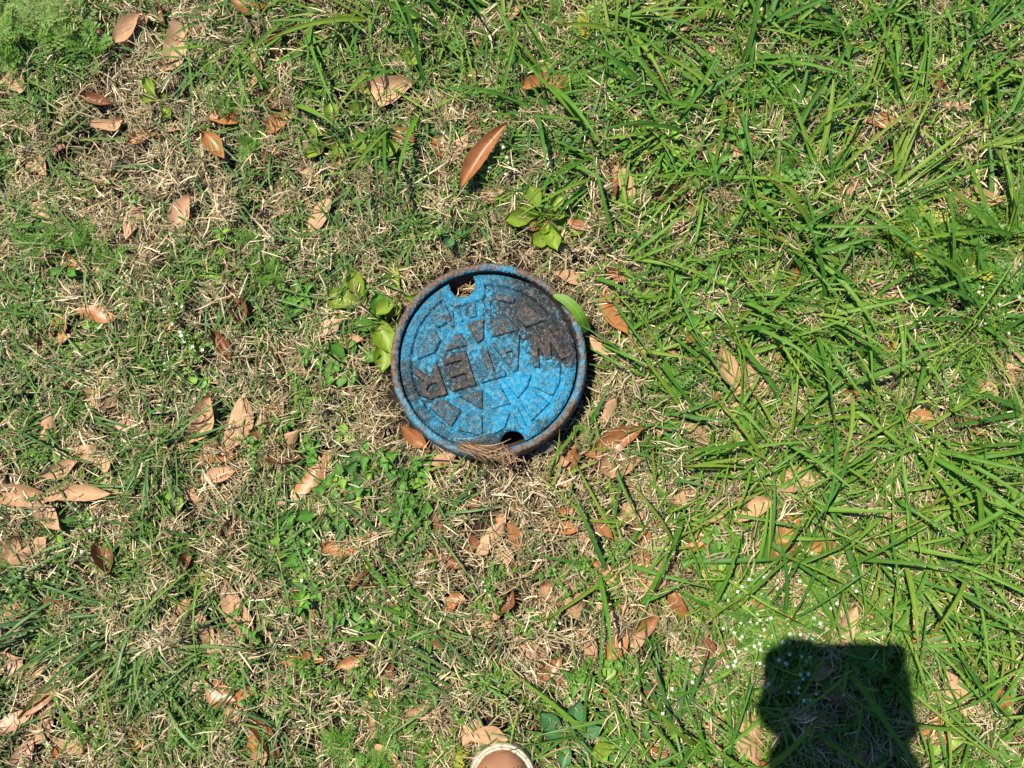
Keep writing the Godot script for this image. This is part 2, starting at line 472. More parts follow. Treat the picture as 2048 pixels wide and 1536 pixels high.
func lid_texture() -> ImageTexture:
	var N := 900
	var span := 1.15            # texture covers +-span lid radii
	var data := PackedByteArray(); data.resize(N * N * 3)
	var wear := PackedFloat32Array(); wear.resize(N * N)
	var raised := PackedByteArray(); raised.resize(N * N)
	var na := FastNoiseLite.new(); na.seed = 3; na.frequency = 0.012; na.fractal_octaves = 3
	var nb := FastNoiseLite.new(); nb.seed = 4; nb.frequency = 0.21; nb.fractal_octaves = 2
	var nc := FastNoiseLite.new(); nc.seed = 5; nc.frequency = 0.035; nc.fractal_octaves = 4
	var k := 2.0 * span * ZS / N
	var r := RandomNumberGenerator.new(); r.seed = 99
	for y in N:
		for x in N:
			var cx := ZC.x - span * ZS + (x + 0.5) * k
			var cy := ZC.y - span * ZS + (y + 0.5) * k
			wear[y * N + x] = 0.35 + 0.4 * na.get_noise_2d(x, y) - 0.2 * smoothstep(330.0, 120.0, Vector2(cx - 1080.0, cy - 960.0).length())
	for b in WEAR:
		var x0 := int((b[0] - b[2] * 1.3 - ZC.x + span * ZS) / k); var x1 := int((b[0] + b[2] * 1.3 - ZC.x + span * ZS) / k)
		var y0 := int((b[1] - b[2] * 1.3 - ZC.y + span * ZS) / k); var y1 := int((b[1] + b[2] * 1.3 - ZC.y + span * ZS) / k)
		for y in range(maxi(y0, 0), mini(y1, N)):
			for x in range(maxi(x0, 0), mini(x1, N)):
				var d: float = Vector2(ZC.x - span * ZS + x * k - b[0], ZC.y - span * ZS + y * k - b[1]).length() / b[2]
				d += nc.get_noise_2d(x, y) * 0.75
				var t := smoothstep(1.1, 0.4, d)
				wear[y * N + x] = lerpf(wear[y * N + x], b[3], t)
	for p in PADS:
		var poly := PackedVector2Array()
		var lo := Vector2(1e9, 1e9); var hi := -lo
		for i in range(1, p.size(), 2):
			var q := (Vector2(p[i], p[i + 1]) - ZC + Vector2.ONE * span * ZS) / k
			poly.append(q); lo = lo.min(q); hi = hi.max(q)
		for y in range(int(lo.y), int(hi.y) + 1):
			for x in range(int(lo.x), int(hi.x) + 1):
				if Geometry2D.is_point_in_polygon(Vector2(x, y), poly):
					raised[y * N + x] = 1
					wear[y * N + x] = lerpf(wear[y * N + x], clampf(p[0] + 0.5 * nc.get_noise_2d(x + 90.0, y), 0, 1), 0.85)
	for L in PUT:
		var segs := strokes(L)
		var ex: float = maxf(L[3], L[4]) * 0.75 + 10.0
		var lo := (Vector2(L[1] - ex, L[2] - ex) - ZC + Vector2.ONE * span * ZS) / k
		var hi := (Vector2(L[1] + ex, L[2] + ex) - ZC + Vector2.ONE * span * ZS) / k
		for y in range(int(lo.y), int(hi.y)):
			for x in range(int(lo.x), int(hi.x)):
				var q := Vector2(ZC.x - span * ZS + (x + 0.5) * k, ZC.y - span * ZS + (y + 0.5) * k)
				for g in segs:
					if seg_sd(q, g[0], g[1], L[5]) < 0.0:
						raised[y * N + x] = 1
						wear[y * N + x] = clampf(wear[y * N + x] + (0.42 if L[0] in ["W", "E", "R"] else 0.2) + 0.5 * nc.get_noise_2d(x + 50.0, y), 0.0, 1.0)
						break
	var blue := srgb(10, 134, 186); var blue2 := srgb(92, 158, 182); var black := srgb(32, 31, 33); var rust := srgb(112, 78, 56); var grey := srgb(128, 114, 100); var tan := srgb(150, 112, 80)
	for y in N:
		for x in N:
			var q := Vector2(ZC.x - span * ZS + (x + 0.5) * k, ZC.y - span * ZS + (y + 0.5) * k)
			var off := q - ZC
			var rr := off.length() / ZS
			var n1 := nb.get_noise_2d(x, y); var n2 := nc.get_noise_2d(x, y); var n3 := na.get_noise_2d(x + 400.0, y)
			var w := wear[y * N + x]
			var c := blue.lerp(blue2, clampf(0.4 + n2 * 0.9 + n1 * 0.4, 0, 0.9))
			var dark := black.lerp(rust, clampf(0.06 + n2 * 1.0 + n3 * 0.3, 0, 0.9)).lerp(grey, clampf(n1 * 1.2 - 0.2, 0, 0.7))
			if raised[y * N + x] == 1: dark = dark.lerp(srgb(96, 84, 74).lerp(tan, clampf(n2 * 1.2, 0, 0.8)), clampf(0.42 + n1 * 0.8, 0.05, 0.95))
			if rr > 1.035:
				# the frame ring: rusty iron with paint overspray on some arcs
				dark = srgb(106, 77, 60).lerp(srgb(126, 110, 98), clampf(0.45 + n2 * 1.4, 0, 1)).lerp(black, clampf(n1 * 0.9, 0, 0.7))
				var an := fposmod(rad_to_deg(atan2(-off.y, off.x)), 360.0)
				var pw := 0.0
				for arc in [[82.0, 16.0, 0.45], [14.0, 14.0, 0.32], [347.0, 20.0, 0.4], [230.0, 42.0, 0.5]]:
					pw = maxf(pw, smoothstep(arc[1], arc[1] * 0.5, absf(an - arc[0])) * arc[2])
				w = 1.0 - pw + n3 * 0.5
			elif rr > 0.9:
				w = maxf(w, 0.25 + n2 * 0.9 if n2 > 0.12 else w)
			var th := 0.5 + n1 * 0.75 + r.randf_range(-0.2, 0.2)
			if w > th:
				c = c.lerp(dark, 0.97)
			if nc.get_noise_2d(x + 777.0, y) > 0.5 and w > 0.3: c = c.lerp(tan, 0.7)
			var i := (y * N + x) * 3
			data[i] = int(clampf(c.r, 0, 1) * 255.0); data[i + 1] = int(clampf(c.g, 0, 1) * 255.0); data[i + 2] = int(clampf(c.b, 0, 1) * 255.0)
	return ImageTexture.create_from_image(Image.create_from_data(N, N, false, Image.FORMAT_RGB8, data))

func lid_uv(p: Vector2) -> Vector2:
	return p / (LID_R * 1.15) * 0.5 + Vector2(0.5, 0.5)

func build_cover() -> void:
	var iron := StandardMaterial3D.new()
	iron.albedo_texture = lid_texture()
	iron.roughness = 0.72
	iron.metallic_specular = 0.4
	iron.normal_enabled = true
	iron.normal_texture = noise_tex(0.09, [], 512, 4, true, 5.0)
	iron.normal_scale = 0.7
	M.iron = iron
	var ru := StandardMaterial3D.new()
	ru.albedo_texture = noise_tex(0.03, [[0.0, srgb(40, 34, 32)], [0.5, srgb(66, 50, 42)], [1.0, srgb(96, 68, 50)]], 256, 4)
	ru.uv1_triplanar = true; ru.uv1_scale = Vector3(12, 12, 12)
	ru.roughness = 0.85
	M.rust = ru
	var nz := FastNoiseLite.new(); nz.seed = 41; nz.frequency = 1.0
	# frame ring (lathe)
	var fr := base("cover_frame", Vector3(cover_c.x, 0, cover_c.z))
	tag(fr, "round rusty cast iron frame ring with blue overspray, set in the grass", "frame")
	var lip := [[0.1337, 0.0470], [0.1350, 0.0498], [0.1385, 0.0508], [0.1415, 0.0505], [0.1438, 0.0488], [0.1452, 0.0455], [0.1458, 0.041]]
	var wall := [[0.1458, 0.041], [0.1462, 0.034], [0.1478, 0.026], [0.1490, 0.015], [0.1505, 0.0], [0.1530, -0.03]]
	var seatp := [[0.1337, 0.0470], [0.1334, 0.034], [0.1298, 0.030], [0.1280, 0.026], [0.1275, -0.12]]
	for pr in [["ring", lip], ["outer_wall", wall], ["inner_wall", seatp]]:
		var mb := MB.new()
		var na := 180
		var pts: Array = pr[1]
		for a in na + 1:
			var an := TAU * a / na
			for q in pts:
				var jit := 1.0 + 0.0035 * nz.get_noise_2d(cos(an) * 9.0 + q[1] * 90.0, sin(an) * 9.0 + q[0] * 60.0)
				var rad: float = q[0] * jit
				var y: float = q[1] + 0.0009 * nz.get_noise_2d(cos(an) * 14.0, sin(an) * 14.0 + q[0] * 200.0)
				var d := Vector2(cos(an), sin(an))
				mb.add(Vector3(d.x * rad, y, d.y * rad), lid_uv(d * (rad + maxf(0.0, 0.045 - q[1]) * 0.25 if pr[0] == "outer_wall" else rad)))
		var np := pts.size()
		for a in na:
			for q in np - 1:
				mb.quad(a * np + q, a * np + q + 1, (a + 1) * np + q + 1, (a + 1) * np + q)
		part(pr[0], mb.mesh(), iron if pr[0] != "inner_wall" else M.rust, fr)
	# soil at the bottom of the pit
	var pit := MB.new()
	var c0 := pit.add(Vector3(0, -0.10, 0), Vector2.ZERO, lin(46, 36, 28))
	for a in 40:
		pit.add(Vector3(cos(TAU * a / 40) * 0.125, -0.10 + 0.01 * nz.get_noise_1d(a * 3.0), sin(TAU * a / 40) * 0.125), Vector2.ZERO, lin(46, 36, 28))
	for a in 40: pit.tri(c0, 1 + a, 1 + (a + 1) % 40)
	var po := part("pit_soil", pit.mesh(), M.soil, self, Transform3D(Basis.IDENTITY, Vector3(cover_c.x, 0, cover_c.z)))
	tag(po, "", "", "", "structure")
	# lid
	lid_c = Vector3(cover_c.x - 0.0006, 0.0, cover_c.z + 0.0020)
	var lid := base("meter_lid", lid_c)
	tag(lid, "round blue painted cast iron WATER lid, worn and sooty, lying in its ring", "lid")
	lid.rotation = Vector3(deg_to_rad(-0.9), 0, deg_to_rad(0.6))
	var top := 0.0435
	var rim_in := LID_R * 0.885
	var boss := PackedVector2Array([cz(470, 330), cz(560, 385), cz(755, 327), cz(768, 200), cz(700, 120), cz(480, 180)])
	var n1a := cz(607, 226); var n1b := cz(560, 60)
	var n2a := cz(950, 1302); var n2b := cz(1000, 1480)
	var nr := 88.0 / ZS * LID_R
	var sd := func(p: Vector2) -> float:
		var d := p.length() - LID_R * (1.0 + 0.004 * nz.get_noise_2d(p.x * 300.0, p.y * 300.0))
		for s in [[n1a, n1b, nr], [n2a, n2b, nr * 0.98]]:
			var e: Vector2 = s[1] - s[0]; var w: Vector2 = p - s[0]
			var q := w - e * clampf(w.dot(e) / e.dot(e), 0, 1)
			d = maxf(d, s[2] * (1.0 + 0.05 * nz.get_noise_2d(p.x * 200.0 + 9.0, p.y * 200.0)) - q.length())
		return d
	var rough := func(p: Vector2) -> float:
		return 0.00035 * nz.get_noise_2d(p.x * 420.0, p.y * 420.0) + 0.00022 * nz.get_noise_2d(p.x * 1100.0, p.y * 1100.0)
	var hf := func(p: Vector2, d: float) -> float:
		var l := p.length()
		var rim := smoothstep(rim_in - 0.003, rim_in + 0.0005, l)
		var bd := poly_sd(p, boss)
		rim = maxf(rim, smoothstep(0.0014, -0.0014, bd))
		var h := top - 0.0045 + 0.0045 * rim
		h -= 0.0022 * smoothstep(-0.0035, 0.0, d)      # worn edge
		return h + rough.call(p)
	part("plate", slab(sd, hf, -0.135, -0.135, 0.135, 0.135, 0.0013, top - 0.018, lid_uv), iron, lid)
	var padh := func(sdf: Callable, H: float) -> Callable:
		return func(p: Vector2, d: float) -> float:
			var dd: float = sdf.call(p)
			return top - 0.0045 - 0.0012 + (H + 0.0012) * smoothstep(0.0013, -0.0009, dd) + rough.call(p)
	for pd in PADS:
		var poly := PackedVector2Array()
		var lo := Vector2(9, 9); var hi := -lo
		for i in range(1, pd.size(), 2):
			var q := cz(pd[i], pd[i + 1]); poly.append(q); lo = lo.min(q); hi = hi.max(q)
		var s1 := func(p: Vector2) -> float: return poly_sd(p, poly)
		var s2 := func(p: Vector2) -> float: return maxf(poly_sd(p, poly) - 0.0024, sd.call(p))
		part("raised_pad", slab(s2, padh.call(s1, 0.0046), lo.x - 0.004, lo.y - 0.004, hi.x + 0.004, hi.y + 0.004, 0.0012, 9.0, lid_uv), iron, lid)
	for L in PUT:
		var cpos := cz(L[1], L[2])
		var sc := LID_R / ZS
		var segs := []
		for g in strokes(L): segs.append([cz(g[0].x, g[0].y), cz(g[1].x, g[1].y)])
		var hw: float = L[5] * sc
		var s1 := func(p: Vector2) -> float:
			var d := 1e9
			for s in segs: d = minf(d, seg_sd(p, s[0], s[1], hw))
			return d
		var s2 := func(p: Vector2) -> float: return s1.call(p) - 0.0022
		var ex: float = maxf(L[3], L[4]) * 0.72 * sc + 0.004
		var o := part("letter", slab(s2, padh.call(s1, L[6]), cpos.x - ex, cpos.y - ex, cpos.x + ex, cpos.y + ex, 0.001 if L[4] > 100 else 0.0007, 9.0, lid_uv), iron, lid)
		o.set_meta("label", "raised cast letter %s" % L[0])

# ---------------------------------------------------------------- scattered ground cover
# green density 0..1 from what the photo shows (pixel centre, radius, value)
const GREEN := [[1650, 500, 620, 0.6], [1250, 150, 380, 0.6], [1800, 1050, 420, 0.6], [700, 90, 220, 0.6], [330, 900, 230, 0.55], [250, 1280, 280, 0.6], [700, 1080, 180, 0.7], [330, 640, 160, 0.55], [100, 650, 200, 0.5], [1330, 1420, 200, 0.45], [560, 560, 200, 0.5], [830, 470, 150, 0.5], [900, 1330, 170, 0.45], [120, 100, 150, 0.5], [1420, 1350, 170, 0.5], [470, 1420, 200, 0.45]]
const BARE := [[330, 260, 240], [1100, 1010, 230], [1000, 1120, 170], [1190, 590, 80], [640, 330, 90], [1200, 1230, 200], [100, 1440, 170], [1050, 1270, 150], [600, 1330, 170], [470, 430, 130], [230, 470, 120], [900, 1410, 150], [420, 870, 110], [560, 760, 110], [720, 860, 90], [60, 980, 110]]

func green_at(p: Vector2) -> float:
	var g := 0.42
	for b in GREEN:
		g = maxf(g, b[3] * smoothstep(1.0, 0.55, p.distance_to(Vector2(b[0], b[1])) / b[2]))
	for b in BARE:
		g *= 1.0 - 0.85 * smoothstep(1.0, 0.45, p.distance_to(Vector2(b[0], b[1])) / b[2])
	return g


# many copies of a few clumps, joined into one mesh (a single acceleration structure)
class Joined:
	var v := PackedVector3Array()
	var n := PackedVector3Array()
	var uv := PackedVector2Array()
	var c := PackedColorArray()
	var idx := PackedInt32Array()
	func put(arr: Array, xf: Transform3D) -> void:
		var o := v.size()
		v.append_array(xf * (arr[Mesh.ARRAY_VERTEX] as PackedVector3Array))
		n.append_array(Transform3D(xf.basis.orthonormalized(), Vector3.ZERO) * (arr[Mesh.ARRAY_NORMAL] as PackedVector3Array))
		uv.append_array(arr[Mesh.ARRAY_TEX_UV])
		c.append_array(arr[Mesh.ARRAY_COLOR])
		for i in (arr[Mesh.ARRAY_INDEX] as PackedInt32Array): idx.append(o + i)
	func mesh() -> ArrayMesh:
		var arr := []
		arr.resize(Mesh.ARRAY_MAX)
		arr[Mesh.ARRAY_VERTEX] = v; arr[Mesh.ARRAY_NORMAL] = n; arr[Mesh.ARRAY_TEX_UV] = uv; arr[Mesh.ARRAY_COLOR] = c; arr[Mesh.ARRAY_INDEX] = idx
		var am := ArrayMesh.new()
		am.add_surface_from_arrays(Mesh.PRIMITIVE_TRIANGLES, arr)
		return am

func tint(c: Color, t: float, warm := 0.0) -> Color:
	return Color(c.r * t * (1.0 + warm), c.g * t, c.b * t * (1.0 - warm))

func build_thatch() -> void:
	var variants := []
	for k in 40:
		var mb := MB.new()
		var bright := R(0.5, 1.2)
		for i in 16:
			var c: Color = [lin(200, 180, 144), lin(180, 158, 122), lin(150, 128, 96), lin(216, 202, 172), lin(112, 92, 68), lin(164, 156, 118), lin(140, 136, 98), lin(208, 190, 156)][rng.randi() % 8]
			var xf := Transform3D(Basis(Vector3.UP, R(0, TAU)) * Basis(Vector3.FORWARD, R(-0.9, 0.9)), Vector3(R(-0.016, 0.016), R(0.0, 0.014), R(-0.016, 0.016)))
			add_blade(mb, xf, R(0.010, 0.034), R(0.0007, 0.0017), R(-0.2, 0.9), R(-0.9, 0.3), R(-0.7, 0.7), 0.0, 2, tint(c, bright * R(0.8, 1.15), R(-0.04, 0.06)))
		variants.append(mb.mesh().surface_get_arrays(0))
	var J := Joined.new()
	var placed := 0
	for tries in 60000:
		if placed >= 14000: break
		var x: float; var z: float
		x = R(-1.0, 1.0); z = R(-1.0, 0.75)
		var d := Vector2(x - cover_c.x, z - cover_c.z).length()
		if d < 0.158: continue
		var hole := fn.get_noise_2d(x * 900.0 + 77.0, z * 900.0)
		if hole < -0.04 and rng.randf() < 0.9 and d > 0.2: continue
		var s := R(0.75, 1.35)
		if d < 0.185: s *= 0.6
		J.put(variants[rng.randi() % variants.size()], Transform3D(Basis(Vector3.UP, R(0, TAU)) * Basis(Vector3.RIGHT, R(-0.3, 0.3)) * Basis.from_scale(Vector3(s, s * R(0.8, 1.5), s)), Vector3(x, gh(x, z) - 0.002 + maxf(0.0, hole + 0.04) * R(0.0, 0.06), z)))
		placed += 1
	# longer single straws on top
	var long := []
	for k in 14:
		var mb := MB.new()
		add_blade(mb, Transform3D.IDENTITY, 0.1, 0.0018, R(0.05, 0.35), R(-0.4, 0.0), R(-0.6, 0.6), 0.3, 6, tint([lin(200, 174, 132), lin(176, 146, 106), lin(214, 196, 160)][k % 3], R(0.75, 1.1)))
		long.append(mb.mesh().surface_get_arrays(0))
	for i in 420:
		var x := R(-0.95, 0.95); var z := R(-0.85, 0.55)
		if Vector2(x - cover_c.x, z - cover_c.z).length() < 0.25: continue
		var s := R(0.4, 1.25)
		J.put(long[i % 14], Transform3D(Basis(Vector3.UP, R(0, TAU)) * Basis.from_scale(Vector3(R(0.5, 1.2), 1, 1) * s), Vector3(x, gh(x, z) + R(0.008, 0.02), z)))
	var o := part("dry_thatch", J.mesh(), M.straw, self)
	tag(o, "matted dry straw coloured thatch covering the soil between the grass", "thatch", "", "stuff")

func build_short_grass() -> void:
	var variants := []
	for k in 40:
		var mb := MB.new()
		var t0 := R(0.75, 1.2)
		for i in 8:
			var c: Color = [lin(84, 128, 40), lin(70, 114, 36), lin(100, 142, 46), lin(76, 118, 48), lin(120, 150, 54)][rng.randi() % 5]
			if k >= 20: c = [lin(82, 120, 50), lin(70, 106, 46), lin(98, 132, 56), lin(90, 124, 68), lin(114, 142, 58)][rng.randi() % 5]
			var xf := Transform3D(Basis(Vector3.UP, R(0, TAU)), Vector3(R(-0.014, 0.014), R(0.0, 0.006), R(-0.014, 0.014)))
			add_blade(mb, xf, R(0.02, 0.078), R(0.0014, 0.0032), R(0.35, 1.2), R(-0.5, 0.5), R(-0.7, 0.7), 0.0, 4, tint(c, t0, R(-0.08, 0.1)), R(-0.8, 0.8))
		variants.append(mb.mesh().surface_get_arrays(0))
	var J := Joined.new()
	var placed := 0
	for tries in 60000:
		if placed > 7400: break
		var x: float; var z: float
		x = R(-1.0, 1.0); z = R(-1.0, 0.75)
		var d := Vector2(x - cover_c.x, z - cover_c.z).length()
		if d < 0.166: continue
		var px := to_px(Vector3(x, 0, z))
		var g := green_at(px)
		g *= clampf(0.6 + 3.0 * fn.get_noise_2d(x * 380.0 + 31.0, z * 380.0), 0.05, 1.5)
		if rng.randf() > g: continue
		var s := R(0.6, 1.25) * (0.45 if d < 0.2 else 1.0)
		var left := rng.randf() < smoothstep(1300.0, 800.0, px.x)
		J.put(variants[rng.randi() % 20 + (20 if left else 0)], Transform3D(Basis(Vector3.UP, R(0, TAU)) * Basis.from_scale(Vector3.ONE * s), Vector3(x, gh(x, z), z)))
		placed += 1
	var o := part("short_grass", J.mesh(), M.fine, self)
	tag(o, "short fine green lawn grass growing up through the thatch", "grass", "", "stuff")

# the same lawn outside the frame: square patches of straw and grass set side by side
func build_far_lawn() -> void:
	var root := base("outlying_grass", Vector3.ZERO)
	tag(root, "lawn of grass and straw going on all round", "grass", "", "stuff")
	var spots := []
	for v in 4: spots.append([])
	for j in range(-14, 15):
		for i in range(-14, 15):
			var x := (i + 0.5) * 0.25; var z := (j + 0.5) * 0.25
			if absf(x) < 1.0 and z > -1.0 and z < 0.75: continue
			spots[rng.randi() % 4].append(Transform3D(Basis(Vector3.UP, PI * 0.5 * (rng.randi() % 4)), Vector3(x, 0.0, z)))
	for v in 4:
		for kind in 2:
			var mb := MB.new()
			for i in (420 if kind == 0 else 330):
				var xf := Transform3D(Basis(Vector3.UP, R(0, TAU)), Vector3(R(-0.13, 0.13), R(-0.006, 0.012), R(-0.13, 0.13)))
				if kind == 0: add_blade(mb, xf, R(0.015, 0.05), R(0.001, 0.0022), R(-0.1, 0.7), R(-0.8, 0.2), R(-0.7, 0.7), 0.0, 2, tint([lin(196, 174, 134), lin(160, 136, 100), lin(120, 98, 70), lin(206, 184, 146)][i % 4], R(0.5, 1.0)))
				else: add_blade(mb, xf, R(0.03, 0.13), R(0.0018, 0.005), R(0.4, 1.1), R(-0.5, 0.4), R(-0.6, 0.6), 0.0, 5, tint([lin(84, 128, 40), lin(70, 114, 36), lin(100, 142, 46), lin(116, 146, 54)][i % 4], R(0.7, 1.1)))
			var mm := MultiMesh.new()
			mm.transform_format = MultiMesh.TRANSFORM_3D
			mm.mesh = mb.mesh()
			mm.instance_count = spots[v].size()
			for i in spots[v].size(): mm.set_instance_transform(i, spots[v][i])
			var o := MultiMeshInstance3D.new()
			o.multimesh = mm
			o.material_override = M.straw if kind == 0 else M.fine
			o.name = "straw" if kind == 0 else "blades"
			o.set_meta("kind", "stuff")
			root.add_child(o, true)

# ---------------------------------------------------------------- words for labels
const SPOTS := [[961, 325, 95, "beside the longest orange leaf"], [1503, 1474, 80, "by the clean upright tan leaf"], [745, 1386, 70, "by the yellow flower"], [977, 718, 250, "beside the blue lid"], [1003, 1520, 170, "near the brown shoe"], [1570, 1280, 150, "by the white flowered weeds"], [1720, 1420, 190, "in the standing person's shadow"],
	[720, 1080, 190, "among the pointed leaf weeds"], [90, 90, 190, "by the pale feathery weed mound"], [660, 280, 130, "by the lime plantain rosette"], [1900, 540, 190, "near the big feathery weed patch"], [1240, 230, 170, "among small oval leaf weeds"],
	[300, 330, 190, "on an open straw patch"], [1160, 1060, 190, "on straw past the lid's notch"], [330, 900, 200, "in a thin bluish clump"], [270, 1290, 230, "under thin sprawling grass"], [1240, 1240, 150, "on thin straw with small weeds"], [90, 1430, 170, "in bare leaf litter"], [1720, 1080, 330, "under dense long blades"], [1700, 300, 420, "under tall upright blades"], [800, 150, 260, "among broad arching blades"]]

func near(p: Vector2) -> String:
	for s in SPOTS:
		if p.distance_to(Vector2(s[0], s[1])) < s[2]: return s[3]
	return "among broad green blades" if p.x > 1200.0 else "in short grass and straw"

